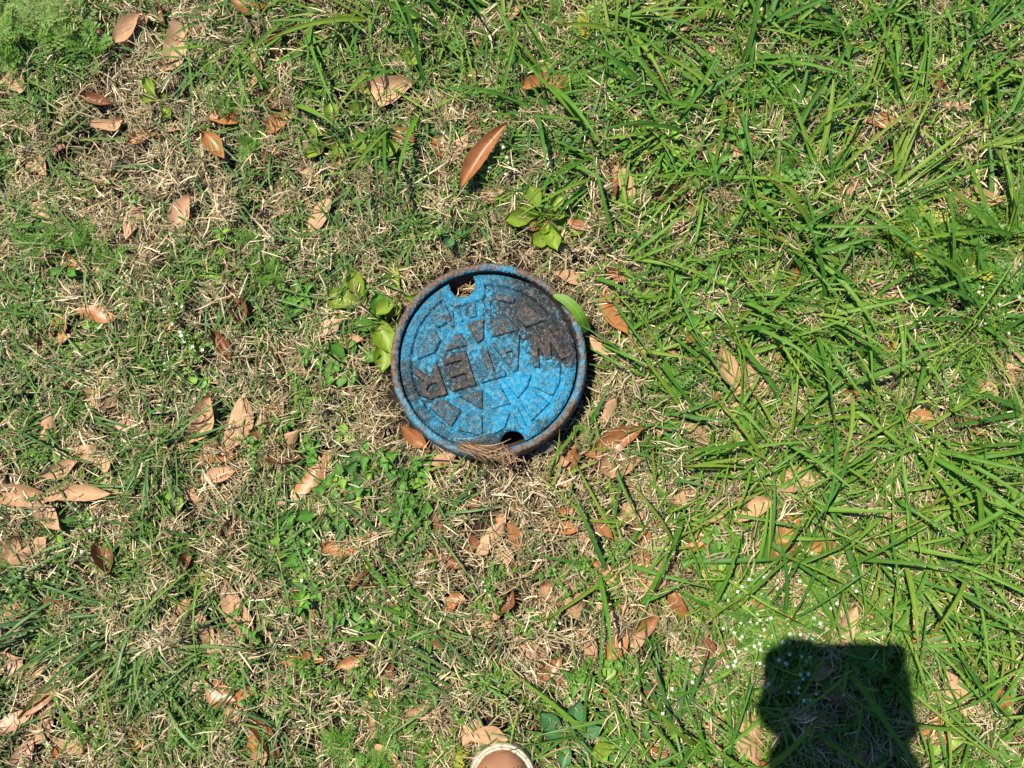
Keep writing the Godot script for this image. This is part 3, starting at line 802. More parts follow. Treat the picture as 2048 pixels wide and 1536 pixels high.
# ---------------------------------------------------------------- fallen leaves
# pixel centre, length in pixels, angle of the long axis (degrees, anticlockwise from the photo's right), width ratio, kind
const LEAVES := [
	[355, 100, 98, 65, 0.42, "t"], [262, 66, 78, 55, 0.4, "t"], [320, 28, 64, -62, 0.32, "b"], [498, 22, 72, -10, 0.4, "o"], [30, 165, 72, -20, 0.45, "t"], [457, 235, 78, 15, 0.4, "o"], [545, 205, 68, -30, 0.36, "b"], [553, 245, 58, 40, 0.42, "o"], [437, 298, 68, -50, 0.45, "o"], [543, 310, 52, 20, 0.42, "o"], [220, 255, 56, 20, 0.4, "t"], [60, 258, 48, -10, 0.45, "t"], [80, 332, 60, -30, 0.42, "t"], [97, 432, 66, -45, 0.4, "t"], [275, 447, 70, 70, 0.36, "t"], [636, 425, 84, 62, 0.42, "t"], [287, 277, 46, 10, 0.5, "o"], [195, 206, 66, -20, 0.34, "b"],
	[776, 180, 108, 5, 0.44, "t"], [961, 325, 168, 55, 0.23, "o"], [946, 163, 46, -60, 0.42, "o"], [1013, 25, 80, 15, 0.4, "t"], [1090, 173, 92, 12, 0.3, "o"], [883, 303, 64, -60, 0.44, "o"], [915, 300, 60, 45, 0.44, "t"], [1070, 457, 44, 10, 0.34, "o"], [1153, 453, 46, -20, 0.4, "o"], [1223, 350, 92, 95, 0.14, "b"], [1250, 365, 66, -60, 0.4, "t"], [1333, 390, 74, 0, 0.36, "b"], [1203, 337, 56, 30, 0.44, "t"], [810, 273, 52, -25, 0.4, "o"], [690, 322, 66, 25, 0.42, "t"], [985, 387, 46, 10, 0.4, "t"], [833, 205, 64, 60, 0.36, "t"],
	[1434, 107, 52, -60, 0.45, "t"], [1703, 190, 52, 70, 0.42, "o"], [1750, 250, 60, 0, 0.42, "o"], [1853, 263, 48, 20, 0.5, "p"], [1906, 217, 54, -15, 0.42, "t"], [1700, 377, 104, -15, 0.44, "t"], [1519, 407, 44, 40, 0.44, "o"], [1712, 453, 48, 10, 0.4, "o"], [1456, 227, 74, -60, 0.3, "b"], [1446, 307, 66, -10, 0.42, "t"], [1940, 403, 96, -5, 0.4, "t"], [1373, 377, 50, 70, 0.42, "t"],
	[207, 632, 70, -10, 0.4, "o"], [477, 609, 80, -65, 0.4, "b"], [447, 689, 62, -55, 0.34, "b"], [658, 657, 60, 35, 0.38, "p"], [693, 686, 60, 5, 0.46, "t"], [407, 839, 98, 65, 0.38, "t"], [480, 845, 104, 75, 0.4, "t"], [563, 895, 86, 50, 0.36, "t"], [437, 909, 70, 5, 0.42, "o"], [632, 945, 90, 52, 0.38, "o"], [100, 859, 58, 70, 0.4, "t"], [53, 989, 114, -3, 0.32, "t"], [167, 984, 104, 3, 0.24, "t"], [12, 935, 66, -60, 0.45, "p"], [133, 938, 66, 20, 0.42, "t"], [440, 952, 66, 10, 0.42, "t"], [200, 802, 66, -25, 0.36, "t"], [113, 682, 64, 20, 0.3, "t"], [193, 912, 76, -30, 0.36, "t"], [530, 832, 58, 60, 0.42, "o"], [253, 852, 40, 15, 0.5, "p"],
	[827, 872, 60, -40, 0.44, "o"], [890, 916, 56, 25, 0.42, "t"], [1228, 621, 100, -65, 0.42, "o"], [1232, 553, 46, -30, 0.4, "o"], [1140, 553, 60, -15, 0.42, "t"], [1322, 695, 56, -35, 0.42, "o"], [1390, 675, 50, 30, 0.45, "o"], [1228, 883, 110, 25, 0.36, "o"], [1230, 930, 90, 5, 0.44, "t"], [1390, 866, 70, -30, 0.3, "t"], [1484, 870, 50, -55, 0.46, "t"], [1482, 1020, 120, 20, 0.3, "t"], [1275, 1034, 66, -40, 0.36, "t"], [1203, 1057, 50, -35, 0.4, "o"], [1218, 823, 50, 60, 0.46, "t"], [1367, 997, 56, 15, 0.42, "t"], [1326, 827, 52, -20, 0.42, "o"], [1472, 788, 66, 60, 0.4, "t"], [1144, 915, 46, 75, 0.42, "o"], [1142, 700, 44, 20, 0.4, "t"], [1196, 690, 48, -50, 0.44, "t"],
	[1486, 752, 90, 60, 0.42, "t"], [1452, 738, 80, -75, 0.4, "t"], [1759, 575, 90, -12, 0.42, "p"], [1593, 549, 54, 35, 0.44, "o"], [1826, 555, 56, -20, 0.44, "o"], [1603, 795, 50, -40, 0.46, "t"], [1526, 765, 62, 70, 0.34, "o"], [1569, 962, 110, 10, 0.4, "t"], [1633, 972, 56, 70, 0.44, "o"], [2019, 725, 56, 5, 0.42, "t"], [2026, 755, 52, -10, 0.5, "t"], [1939, 849, 56, -35, 0.44, "o"], [1553, 699, 46, -75, 0.42, "o"], [1829, 832, 56, -10, 0.4, "o"], [1966, 779, 52, -60, 0.44, "t"], [1775, 690, 50, 60, 0.42, "o"], [1700, 800, 60, -30, 0.4, "o"],
	[313, 1114, 66, 50, 0.44, "t"], [373, 1121, 64, 60, 0.34, "b"], [470, 1214, 118, -70, 0.34, "t"], [407, 1257, 70, -60, 0.3, "t"], [407, 1157, 48, 40, 0.44, "o"], [117, 1207, 52, 0, 0.46, "o"], [20, 1324, 74, -20, 0.44, "p"], [57, 1346, 66, 30, 0.42, "t"], [80, 1400, 74, 40, 0.36, "o"], [33, 1440, 66, 35, 0.42, "p"], [87, 1450, 70, 70, 0.44, "t"], [47, 1514, 66, 60, 0.42, "p"], [280, 1464, 62, 70, 0.44, "o"], [437, 1384, 66, -30, 0.5, "o"], [463, 1415, 54, -60, 0.42, "t"], [590, 1321, 48, 0, 0.4, "o"], [627, 1307, 42, -30, 0.46, "o"], [380, 1374, 52, 30, 0.46, "p"], [507, 1480, 66, 70, 0.3, "o"], [532, 1470, 84, -60, 0.28, "b"], [523, 1507, 58, 70, 0.46, "t"], [73, 1100, 66, 35, 0.44, "t"], [50, 1224, 66, -20, 0.42, "t"], [670, 1095, 64, 10, 0.4, "o"], [110, 1034, 66, -40, 0.42, "t"], [30, 1100, 70, 70, 0.4, "t"], [140, 1490, 60, -20, 0.42, "t"],
	[697, 1092, 80, 15, 0.36, "o"], [740, 1084, 52, 60, 0.44, "t"], [726, 1140, 90, 45, 0.24, "b"], [1030, 1074, 56, -60, 0.42, "o"], [985, 1076, 66, 55, 0.42, "t"], [896, 1117, 64, -25, 0.34, "b"], [1213, 1141, 84, -30, 0.42, "o"], [1143, 1194, 80, -65, 0.42, "t"], [1300, 1154, 94, 20, 0.44, "t"], [1262, 1158, 60, 65, 0.42, "t"], [1350, 1204, 62, -60, 0.4, "o"], [1280, 1254, 70, 25, 0.4, "o"], [1233, 1284, 66, 60, 0.42, "o"], [1096, 1334, 58, 40, 0.5, "o"], [700, 1324, 50, 20, 0.46, "o"], [760, 1457, 70, -50, 0.42, "t"], [790, 1464, 54, 30, 0.42, "t"], [846, 1500, 56, 20, 0.4, "o"], [976, 1461, 70, -5, 0.4, "t"], [943, 1454, 54, 55, 0.42, "t"], [1313, 1511, 66, -50, 0.46, "o"], [850, 1420, 66, 10, 0.36, "t"], [1066, 1297, 58, -20, 0.42, "t"], [1010, 1197, 48, 70, 0.42, "b"], [776, 1340, 50, 60, 0.4, "b"], [1176, 1284, 58, -60, 0.42, "t"],
	[1503, 1474, 90, 98, 0.5, "t"], [1579, 1057, 70, 50, 0.42, "o"], [1646, 1097, 76, -10, 0.42, "o"], [1566, 1147, 80, 35, 0.44, "t"], [1560, 1107, 76, 5, 0.34, "o"], [1690, 1250, 76, 60, 0.42, "t"], [1626, 1334, 84, 15, 0.4, "t"], [1829, 1270, 54, -20, 0.44, "o"], [1913, 1384, 76, -70, 0.42, "t"], [2003, 1340, 64, 50, 0.44, "t"], [2006, 1400, 62, -50, 0.42, "o"], [1723, 1504, 70, 80, 0.46, "t"], [1426, 1437, 42, 25, 0.46, "o"], [1430, 1497, 56, -60, 0.42, "t"], [1860, 1450, 56, 40, 0.42, "o"], [1913, 1497, 56, -30, 0.46, "t"], [1900, 1217, 50, 20, 0.42, "t"], [1533, 1530, 50, -40, 0.42, "o"], [1680, 1400, 60, -20, 0.42, "o"]]
const OAK := [0.05, 0.36, 0.6, 0.78, 0.92, 1.0, 0.99, 0.9, 0.7, 0.4, 0.02]
const BROKEN := [0.1, 0.5, 0.78, 0.95, 1.0, 0.98, 0.9, 0.86, 0.7, 0.82, 0.3]
const LANCE := [0.05, 0.45, 0.75, 0.93, 1.0, 0.97, 0.87, 0.72, 0.52, 0.28, 0.0]

func put_leaf(e: Array, extra: bool) -> void:
	var c := P(e[0], e[1], 0.015)
	var L: float = e[2] / 1300.0 * 1.16
	if e[0] == 961: L = 0.128
	var W: float = L * e[4] * R(0.95, 1.15)
	var mb := MB.new()
	var kinds := {"t": "tan", "o": "orange", "b": "brown", "p": "pink"}
	var kd: String = kinds[e[5]]
	var glossy := kd != "tan"
	var cup := R(0.08, 0.3) * (1.0 if rng.randf() < 0.65 else -0.7)
	if kd == "brown": cup = R(0.4, 0.75)
	if e[0] == 961: cup = 0.3
	var arch := R(-0.4, 0.5)
	leaf_bend = R(-0.35, 0.35); leaf_asym = R(0.0, 0.28)
	add_leaf(mb, Transform3D(Basis.IDENTITY, Vector3(0, 0, -L * 0.5)), L, W, [OAK, OAK, LANCE, LANCE, BROKEN][rng.randi() % 5], arch, cup, R(0.03, 0.11), R(0.0, 0.05), 14, 6, R(-0.7, 0.7), Color.WHITE, 0.0, R(0, 6))
	var lb := leaf_bend * L * 0.25
	leaf_bend = 0.0; leaf_asym = 0.0
	add_tube(mb, [Vector3(lb, arch * L * 0.16, -L * 0.49), Vector3(lb + R(-0.002, 0.002), arch * L * 0.2 - 0.001, -L * 0.5 - R(0.004, 0.009))], [0.0008, 0.0006], 5, Color.WHITE)
	var a := deg_to_rad(e[3]) + (PI if rng.randf() < 0.5 else 0.0)
	var dirv := Vector3(cos(a), 0, -sin(a))
	var bz := dirv
	var by := Vector3.UP
	var bx := by.cross(bz)
	var bs := Basis(bx, by, bz) * Basis(Vector3.RIGHT, R(-0.2, 0.2)) * Basis(Vector3.FORWARD, R(-0.35, 0.35))
	var lift := 0.0145 + L * 0.05 + (R(-0.006, 0.0) if extra else R(-0.001, 0.005))
	if e[0] == 961: lift = 0.042
	var mats: Array = M.dry[kd]
	var o := part("fallen_leaf", mb.mesh(), mats[rng.randi() % mats.size()], self, Transform3D(bs, Vector3(c.x, gh(c.x, c.z) + lift, c.z)))
	var size := "small" if L < 0.046 else ("long" if L > 0.072 else "mid sized")
	var col: String = {"tan": "matt tan", "orange": "glossy orange brown", "brown": "dark brown rolled", "pink": "shiny pinkish tan"}[kd]
	var shape := "narrow" if e[4] < 0.33 else ("broad" if e[4] > 0.43 else "oval")
	var lab := "%s %s %s dry leaf %s" % [size, col, shape, near(Vector2(e[0], e[1]))]
	if e[0] == 961: lab = "longest orange brown dry leaf, propped up on broad green blades"
	if e[0] == 1503: lab = "clean flat tan dry leaf standing upright beside the person's shadow"
	tag(o, lab, "leaf", "fallen leaves on the lawn")

func build_leaves() -> void:
	for e in LEAVES: put_leaf(e, false)
	for i in 60:
		var px := R(20, 2030); var py := R(15, 1520)
		if Vector2(px - 977, py - 718).length() < 225: continue
		put_leaf([px, py, R(44, 78), R(-90, 90), R(0.32, 0.48), ["t", "t", "o", "o", "b", "p"][rng.randi() % 6]], true)

# broken pieces of leaf lying down in the thatch
func build_fragments() -> void:
	for i in 130:
		var px := R(20, 2030); var py := R(15, 1525)
		if i % 2 == 0: px = R(850, 1500); py = R(860, 1400)
		if Vector2(px - 977, py - 718).length() < 222: continue
		var c := P(px, py, 0.012)
		var L := R(0.018, 0.036)
		var kd: String = ["tan", "orange", "brown", "tan", "brown", "orange"][rng.randi() % 6]
		var mb := MB.new()
		leaf_asym = R(0.2, 0.6); leaf_bend = R(-0.5, 0.5)
		add_leaf(mb, Transform3D(Basis.IDENTITY, Vector3(0, 0, -L * 0.5)), L, L * R(0.45, 0.85), [[0.9, 1.0, 0.9, 0.75, 0.85, 0.4, 0.05], [0.6, 0.9, 1.0, 0.7, 0.9, 0.8], [0.1, 0.6, 0.9, 1.0, 0.95, 0.9]][rng.randi() % 3], R(-0.4, 0.4), R(-0.2, 0.35), 0.12, 0.1, 8, 4, R(-0.6, 0.6), Color.WHITE, 0.0, R(0, 6))
		leaf_asym = 0.0; leaf_bend = 0.0
		var mats: Array = M.dry[kd]
		var o := part("leaf_fragment", mb.mesh(), mats[rng.randi() % mats.size()], self, Transform3D(Basis(Vector3.UP, R(0, TAU)) * Basis(Vector3.RIGHT, R(-0.4, 0.4)) * Basis(Vector3.FORWARD, R(-0.4, 0.4)), Vector3(c.x, gh(c.x, c.z) + R(0.010, 0.018), c.z)))
		tag(o, "broken %s piece of dry leaf %s" % [{"tan": "tan", "orange": "orange brown", "brown": "dark brown"}[kd], near(Vector2(px, py))], "leaf", "broken leaf pieces")

# ---------------------------------------------------------------- grass tufts of broad and thin blades
# pixel of the base, number of blades, longest blade in metres, kind, direction bias (degrees, or -1 for all round)
const TUFTS := [
	[1722, 1312, 13, 0.32, "b", -1], [1690, 1290, 6, 0.24, "b", -1], [1340, 262, 12, 0.2, "b", -1], [1330, 290, 8, 0.17, "b", 160], [840, 300, 9, 0.13, "b", 100], [1100, 240, 9, 0.15, "b", 120], [965, 175, 8, 0.16, "b", 140], [1480, 170, 9, 0.2, "b", 100], [1640, 390, 11, 0.22, "b", 90], [1770, 420, 11, 0.26, "b", 70], [1815, 250, 9, 0.24, "b", 80], [1585, 240, 9, 0.2, "b", 110], [1560, 640, 10, 0.2, "b", -1], [1455, 480, 10, 0.18, "b", -1], [1725, 610, 10, 0.22, "b", -1], [1640, 800, 12, 0.2, "b", -1], [1400, 850, 9, 0.2, "b", 150], [1520, 950, 10, 0.2, "b", -1], [1800, 850, 11, 0.22, "b", -1], [1835, 905, 10, 0.22, "b", -30], [1900, 1000, 11, 0.24, "b", -10], [1250, 450, 8, 0.14, "b", 60], [700, 105, 9, 0.17, "b", 130], [560, 70, 9, 0.18, "b", 120], [500, 45, 6, 0.14, "b", 200], [1220, 160, 10, 0.17, "b", 120], [1030, 120, 9, 0.17, "b", 150], [1290, 60, 9, 0.18, "b", 90], [1900, 130, 9, 0.24, "b", 60], [1990, 300, 10, 0.22, "b", 70], [1250, 700, 7, 0.16, "b", 20], [1330, 770, 9, 0.2, "b", 160], [1290, 835, 7, 0.16, "b", 0], [1650, 1060, 11, 0.22, "b", -1], [1750, 1100, 11, 0.24, "b", -20], [1850, 1120, 10, 0.24, "b", 20], [1960, 1130, 10, 0.22, "b", -1], [1500, 1150, 7, 0.2, "b", 120], [1420, 1215, 6, 0.18, "b", 110], [1600, 1000, 9, 0.2, "b", -1],
	[1078, 1532, 4, 0.08, "b", 120], [872, 1236, 5, 0.22, "b", 140], [852, 1260, 3, 0.16, "b", -95], [430, 1100, 5, 0.22, "b", 220], [180, 470, 4, 0.16, "b", 165], [185, 440, 4, 0.12, "b", 200], [215, 1480, 5, 0.16, "b", 130], [1480, 700, 8, 0.2, "b", 20], [1390, 590, 8, 0.18, "b", 190], [1170, 560, 3, 0.1, "b", 60], [1190, 660, 4, 0.12, "b", -40], [1860, 690, 10, 0.2, "b", -1], [1950, 640, 8, 0.2, "b", -1], [1400, 380, 8, 0.18, "b", -1], [1530, 340, 8, 0.18, "b", 80], [1100, 330, 7, 0.15, "b", 20], [990, 270, 6, 0.13, "b", 30], [1180, 900, 5, 0.13, "b", 60], [1090, 990, 4, 0.13, "b", 30], [1700, 930, 10, 0.2, "b", -1], [1450, 1000, 8, 0.18, "b", 60], [1340, 940, 7, 0.16, "b", 10], [760, 40, 7, 0.16, "b", 110], [890, 70, 8, 0.17, "b", 130], [1420, 60, 8, 0.2, "b", 80], [1560, 80, 8, 0.22, "b", 80], [1720, 60, 9, 0.24, "b", 70], [2030, 60, 8, 0.24, "b", 80], [2030, 480, 9, 0.22, "b", 150], [2020, 900, 9, 0.22, "b", 200], [1960, 1480, 8, 0.22, "b", 100], [1830, 1350, 8, 0.22, "b", -50], [1560, 1400, 5, 0.2, "b", -100], [1600, 560, 8, 0.2, "b", -1],
	[330, 890, 16, 0.13, "t", -1], [345, 640, 14, 0.13, "t", 100], [290, 1285, 18, 0.15, "t", -1], [265, 1245, 14, 0.17, "t", 190], [120, 1225, 12, 0.18, "t", 180], [160, 1150, 10, 0.16, "t", 190], [300, 1400, 12, 0.13, "t", -90], [130, 600, 9, 0.13, "t", 160], [230, 795, 12, 0.14, "t", 140], [60, 770, 10, 0.15, "t", 170], [480, 160, 8, 0.1, "t", -1], [560, 270, 8, 0.1, "t", -1], [1280, 1425, 8, 0.14, "t", -1], [960, 1335, 10, 0.11, "t", 150], [930, 1392, 8, 0.13, "t", 160], [880, 1300, 10, 0.1, "t", 140], [530, 1400, 12, 0.12, "t", -80], [1350, 1385, 10, 0.13, "t", -1], [1330, 1480, 10, 0.14, "t", 120], [640, 1170, 7, 0.12, "t", -1], [30, 850, 9, 0.15, "t", -1], [200, 1060, 9, 0.15, "t", 170], [60, 1010, 8, 0.16, "t", 180], [90, 1290, 10, 0.16, "t", 200], [410, 1300, 10, 0.13, "t", 240], [420, 700, 9, 0.12, "t", -1], [560, 480, 8, 0.1, "t", -1], [640, 540, 8, 0.1, "t", 160], [720, 470, 9, 0.09, "t", -1], [120, 300, 8, 0.12, "t", -1], [350, 330, 6, 0.1, "t", -1], [440, 420, 8, 0.1, "t", -1], [60, 500, 8, 0.13, "t", -1], [1140, 1060, 7, 0.1, "t", -1], [1060, 1180, 6, 0.1, "t", 60], [1440, 1290, 10, 0.13, "t", -1], [1400, 1440, 9, 0.13, "t", -1], [700, 1400, 8, 0.1, "t", -1], [620, 1440, 9, 0.11, "t", -1], [380, 1500, 9, 0.12, "t", -1], [860, 430, 8, 0.08, "t", -1], [770, 900, 7, 0.08, "t", -1], [740, 880, 6, 0.07, "t", -1], [1330, 1080, 7, 0.12, "t", -1], [820, 1180, 7, 0.1, "t", 60], [1180, 1420, 7, 0.11, "t", -1], [490, 960, 9, 0.11, "t", -1], [560, 1010, 7, 0.1, "t", -1]]

var blade_b := []
var blade_t := []

func make_blades() -> void:
	for k in 26:
		var mb := MB.new()
		add_blade(mb, Transform3D.IDENTITY, 0.2, lerpf(0.0034, 0.0088, pow(rng.randf(), 1.4)), R(0.4, 1.1), R(-0.5, 0.25), R(-0.55, 0.55), R(0.25, 0.6), 12, Color.WHITE, R(-0.9, 0.9))
		blade_b.append(mb.mesh())
	for k in 20:
		var mb := MB.new()
		add_blade(mb, Transform3D.IDENTITY, 0.12, R(0.0026, 0.0046), R(0.3, 0.95), R(-0.4, 0.2), R(-0.6, 0.6), R(0.2, 0.5), 9, Color.WHITE, R(-0.8, 0.8))
		blade_t.append(mb.mesh())

func put_tuft(e: Array) -> void:
	var c := P(e[0], e[1], 0.0)
	var broad: bool = e[4] == "b"
	var t := base("broad_grass_tuft" if broad else "thin_grass_tuft", Vector3(c.x, gh(c.x, c.z) - 0.003, c.z))
	var mats: Array = M.blade if broad else M.thin
	var m0 := rng.randi() % mats.size()
	var many := int(e[2] * (1.75 if broad else 2.3))
	for i in many:
		var yaw: float
		if e[5] < 0 and e[5] > -2: yaw = TAU * (i + R(-0.4, 0.4)) / many
		else: yaw = deg_to_rad(e[5]) + R(-1.0, 1.0) * R(0.3, 1.25)
		var dirv := Vector3(cos(yaw), 0, -sin(yaw))
		var L: float = e[3] * R(0.3, 1.0) * (1.0 if broad else 1.28)
		var pos := Vector3(R(-0.022, 0.022), 0, R(-0.022, 0.022))
		# keep blades from growing through the cover
		var tip := Vector3(c.x, 0, c.z) + dirv * L * 0.8
		if Vector2(tip.x - cover_c.x, tip.z - cover_c.z).length() < 0.17:
			L *= 0.45
			tip = Vector3(c.x, 0, c.z) + dirv * L * 0.9
			if Vector2(tip.x - cover_c.x, tip.z - cover_c.z).length() < 0.16: continue
		var src: Array = blade_b if broad else blade_t
		var k := L / (0.2 if broad else 0.12)
		var wk := R(0.85, 1.1) * (lerpf(1.0, k, 0.35))
		var bs := Basis(Vector3.UP.cross(dirv), Vector3.UP, dirv) * Basis(Vector3.RIGHT, R(-0.15, 0.25)) * Basis.from_scale(Vector3(wk, k, k))
		var mi := m0 if rng.randf() < 0.6 else rng.randi() % mats.size()
		part("blade", src[rng.randi() % src.size()], mats[mi], t, Transform3D(bs, pos))
	var n := int(e[2])
	var dens := "sparse" if n < 7 else ("thick" if n > 10 else "loose")
	var lab := ""
	var tone: String = ["mid green", "deep green", "fresh green", "dark green", "yellowish"][m0] if broad else ["soft green", "bluish", "light green", "greyish"][m0]
	if broad: lab = "%s tuft of %s broad %s grass blades %s" % [dens, "very long" if e[3] > 0.21 else ("long" if e[3] > 0.155 else "short"), tone, near(Vector2(e[0], e[1]))]
	else: lab = "%s tuft of thin %s %s grass %s" % [dens, "sprawling" if e[3] > 0.125 else "short", tone, near(Vector2(e[0], e[1]))]
	if e[0] == 1722: lab = "large star shaped tuft of broad blades growing in the person's shadow"
	tag(t, lab, "grass tuft", "grass tufts")

func build_tufts() -> void:
	make_blades()
	for e in TUFTS: put_tuft(e)
	for i in 330:
		var px := R(-60, 2108); var py := R(-40, 1576)
		if i % 3 == 0: px = R(1200, 2108)
		if i % 7 == 0: py = R(-40, 330); px = R(520, 2000)
		if Vector2(px - 977, py - 718).length() < 235: continue
		if px > 1180.0 or (py < 260.0 and px > 480.0):
			put_tuft([px, py, 5 + rng.randi() % 6, R(0.13, 0.24), "b", R(0, 360) if rng.randf() < 0.5 else -1.0])
		else:
			put_tuft([px, py, 5 + rng.randi() % 5, R(0.07, 0.13), "t", -1.0])
	# one blade bent over the rim of the cover
	var mb := MB.new()
	var pts := [P(1172, 664, 0.030), P(1163, 640, 0.054), P(1150, 618, 0.062), P(1130, 600, 0.062), P(1106, 590, 0.057)]
	var n := 24
	for i in n + 1:
		var f := float(i) / n * 4.0
		var j := mini(int(f), 3); var q := f - j
		var p0: Vector3 = pts[maxi(j - 1, 0)]; var p1: Vector3 = pts[j]; var p2: Vector3 = pts[j + 1]; var p3: Vector3 = pts[mini(j + 2, 4)]
		var p := 0.5 * (2.0 * p1 + (p2 - p0) * q + (2.0 * p0 - 5.0 * p1 + 4.0 * p2 - p3) * q * q + (3.0 * p1 - p0 - 3.0 * p2 + p3) * q * q * q)
		var d := ((p2 - p1) + (p2 - p0) * 0.3).normalized()
		var sx := d.cross(Vector3.UP).normalized()
		var s := float(i) / n
		var w := 0.0074 * (1.0 - pow(s, 6.0)) + 0.0012
		mb.add(p - sx * w + Vector3.UP * 0.001, Vector2(0, s)); mb.add(p, Vector2(0.5, s)); mb.add(p + sx * w + Vector3.UP * 0.001, Vector2(1, s))
	for i in n:
		for k in 2: mb.quad(i * 3 + k, i * 3 + k + 3, i * 3 + k + 4, i * 3 + k + 1)
	tag(part("bent_grass_blade", mb.mesh(), M.blade[2], self), "single wide green blade bent over the rim of the iron ring", "grass blade")

# ---------------------------------------------------------------- weeds
const HEART := [0.35, 0.95, 1.0, 0.88, 0.74, 0.58, 0.42, 0.24, 0.0]
const OVAL := [0.1, 0.6, 0.88, 1.0, 0.98, 0.86, 0.6, 0.05]
const ROUND := [0.2, 0.78, 0.97, 1.0, 0.95, 0.78, 0.1]
const SPOON := [0.08, 0.14, 0.24, 0.5, 0.82, 1.0, 0.98, 0.72, 0.05]

func leaf_set(called: String, count: int, L: float, W: float, pr: Array, arch: Vector2, cup: Vector2, wave: float, tooth: float, stalk: float) -> Array:
	var out := []
	for k in count:
		var mb := MB.new()
		add_leaf(mb, Transform3D.IDENTITY, L * R(0.88, 1.1), W * R(0.88, 1.1), pr, R(arch.x, arch.y), R(cup.x, cup.y), wave * R(0.6, 1.3), tooth, 10, 6, R(-0.3, 0.3), Color.WHITE, stalk, R(0, 6))
		out.append(mb.mesh())
	return out

func leaf_xf(yaw: float, elev: float, k: float, at := Vector3.ZERO, roll := 0.0) -> Transform3D:
	var d := Vector3(cos(yaw), 0, -sin(yaw))
	return Transform3D(Basis(Vector3.UP.cross(d), Vector3.UP, d) * Basis(Vector3.RIGHT, -elev) * Basis(Vector3.FORWARD, roll) * Basis.from_scale(Vector3.ONE * k), at)

